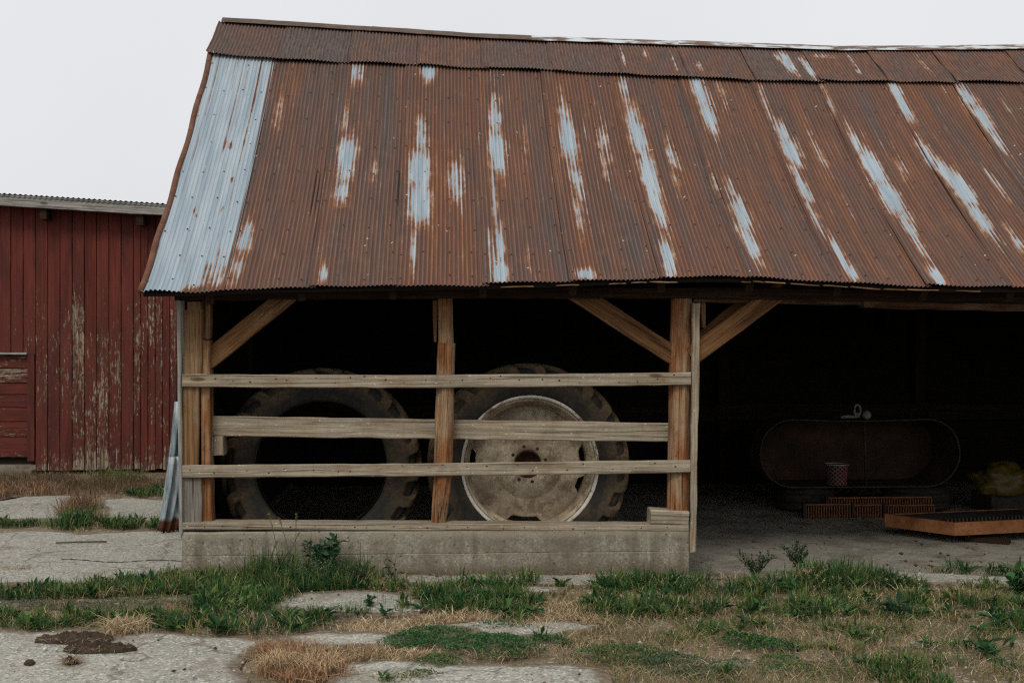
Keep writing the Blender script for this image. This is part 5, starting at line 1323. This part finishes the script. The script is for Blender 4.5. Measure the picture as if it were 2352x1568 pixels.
crumple('dung_lump', (gnd(68, 1532).x, gnd(68, 1532).y, 0.013), 0.026, 0.02, 0.018, M['sod'], 'single dark lump alone on the front slab', 'lump', 5.1, 16)
# sticks
def stick(name, label, pts, r_, mat):
    mb = MB(); mb.tube(pts, r_, 8); return tag(mb.build(name, mat, None, True), label, 'stick')
a = gnd(1822, 1330); c = gnd(1880, 1330)
stick('bleached_stick', 'pale bleached stick slanting out of the tall grass', [(a.x, a.y, 0.01), (a.x + 0.07, a.y + 0.03, 0.045), (a.x + 0.15, a.y + 0.06, 0.095), (a.x + 0.19, a.y + 0.08, 0.12)], [0.008, 0.009, 0.008, 0.006], M['stick'])
a = gnd(128, 1253); c = gnd(245, 1250)
stick('thin_twig', 'thin dark twig lying on the large left slab', [(a.x, a.y, 0.024), (a.x * 0.6 + c.x * 0.4, a.y + 0.02, 0.026), (c.x, c.y, 0.024)], 0.006, M['twig'])
a = gnd(1420, 1435); c = gnd(1480, 1437)
# dirt crack along the old slab joint
mb = MB(); pts = []
for px in range(140, 431, 8): p = gnd(px, 1291 + 3 * math.sin(px * 0.03) + (px - 140) * 0.008); pts.append((p.x, p.y, 0.0135 + 0.002 * math.sin(px)))
mb.tube(pts, [0.0025 + 0.003 * abs(math.sin(i * 1.7)) for i in range(len(pts))], 6)
tag(mb.build('joint_dirt', M['sod'], yard, True), kind='stuff')
# scattered pebbles and crumbs of earth
def scatter(name, mat, n_, box, smin, smax, label, seed, region=None):
    rs = np.random.RandomState(seed); V = []; F = []; base = np.array([(1,0,0),(-1,0,0),(0,1,0),(0,-1,0),(0,0,1),(0,0,-1)], float)
    fc = np.array([(0,2,4),(2,1,4),(1,3,4),(3,0,4),(2,0,5),(1,2,5),(3,1,5),(0,3,5)])
    xy = rs.uniform((box[0], box[2]), (box[1], box[3]), (n_, 2)); on = onslab(xy)
    for i in range(n_):
        s_ = smin + (smax - smin) * rs.uniform() ** 4; sc = s_ * rs.uniform(0.6, 1.3, 3); sc[2] *= 0.55; t = rs.uniform(0, 6.28)
        p_ = base * sc; p_ = np.stack([p_[:, 0] * math.cos(t) - p_[:, 1] * math.sin(t), p_[:, 0] * math.sin(t) + p_[:, 1] * math.cos(t), p_[:, 2]], -1)
        F.append(fc + len(V) * 6); V.append(p_ + np.array([xy[i, 0], xy[i, 1], (0.022 if on[i] else 0.0) + sc[2] * 0.3]))
    o = npmesh(name, np.concatenate(V), np.concatenate(F), mat, None, True); return tag(o, label, 'gravel', kind='stuff')
scatter('pebbles', M['pebble'], 1500, (-3.6, 4.5, 5.4, 8.35), 0.003, 0.017, 'pale pebbles strewn over the yard', 1)
scatter('soil_crumbs', M['sod'], 900, (-3.6, 4.5, 5.4, 8.35), 0.003, 0.014, 'dark crumbs of soil strewn over the yard', 2)
scatter('floor_litter', M['sod'], 500, (1.7, 6.0, 8.4, 11.2), 0.004, 0.02, 'dark litter on the shed floor', 3)
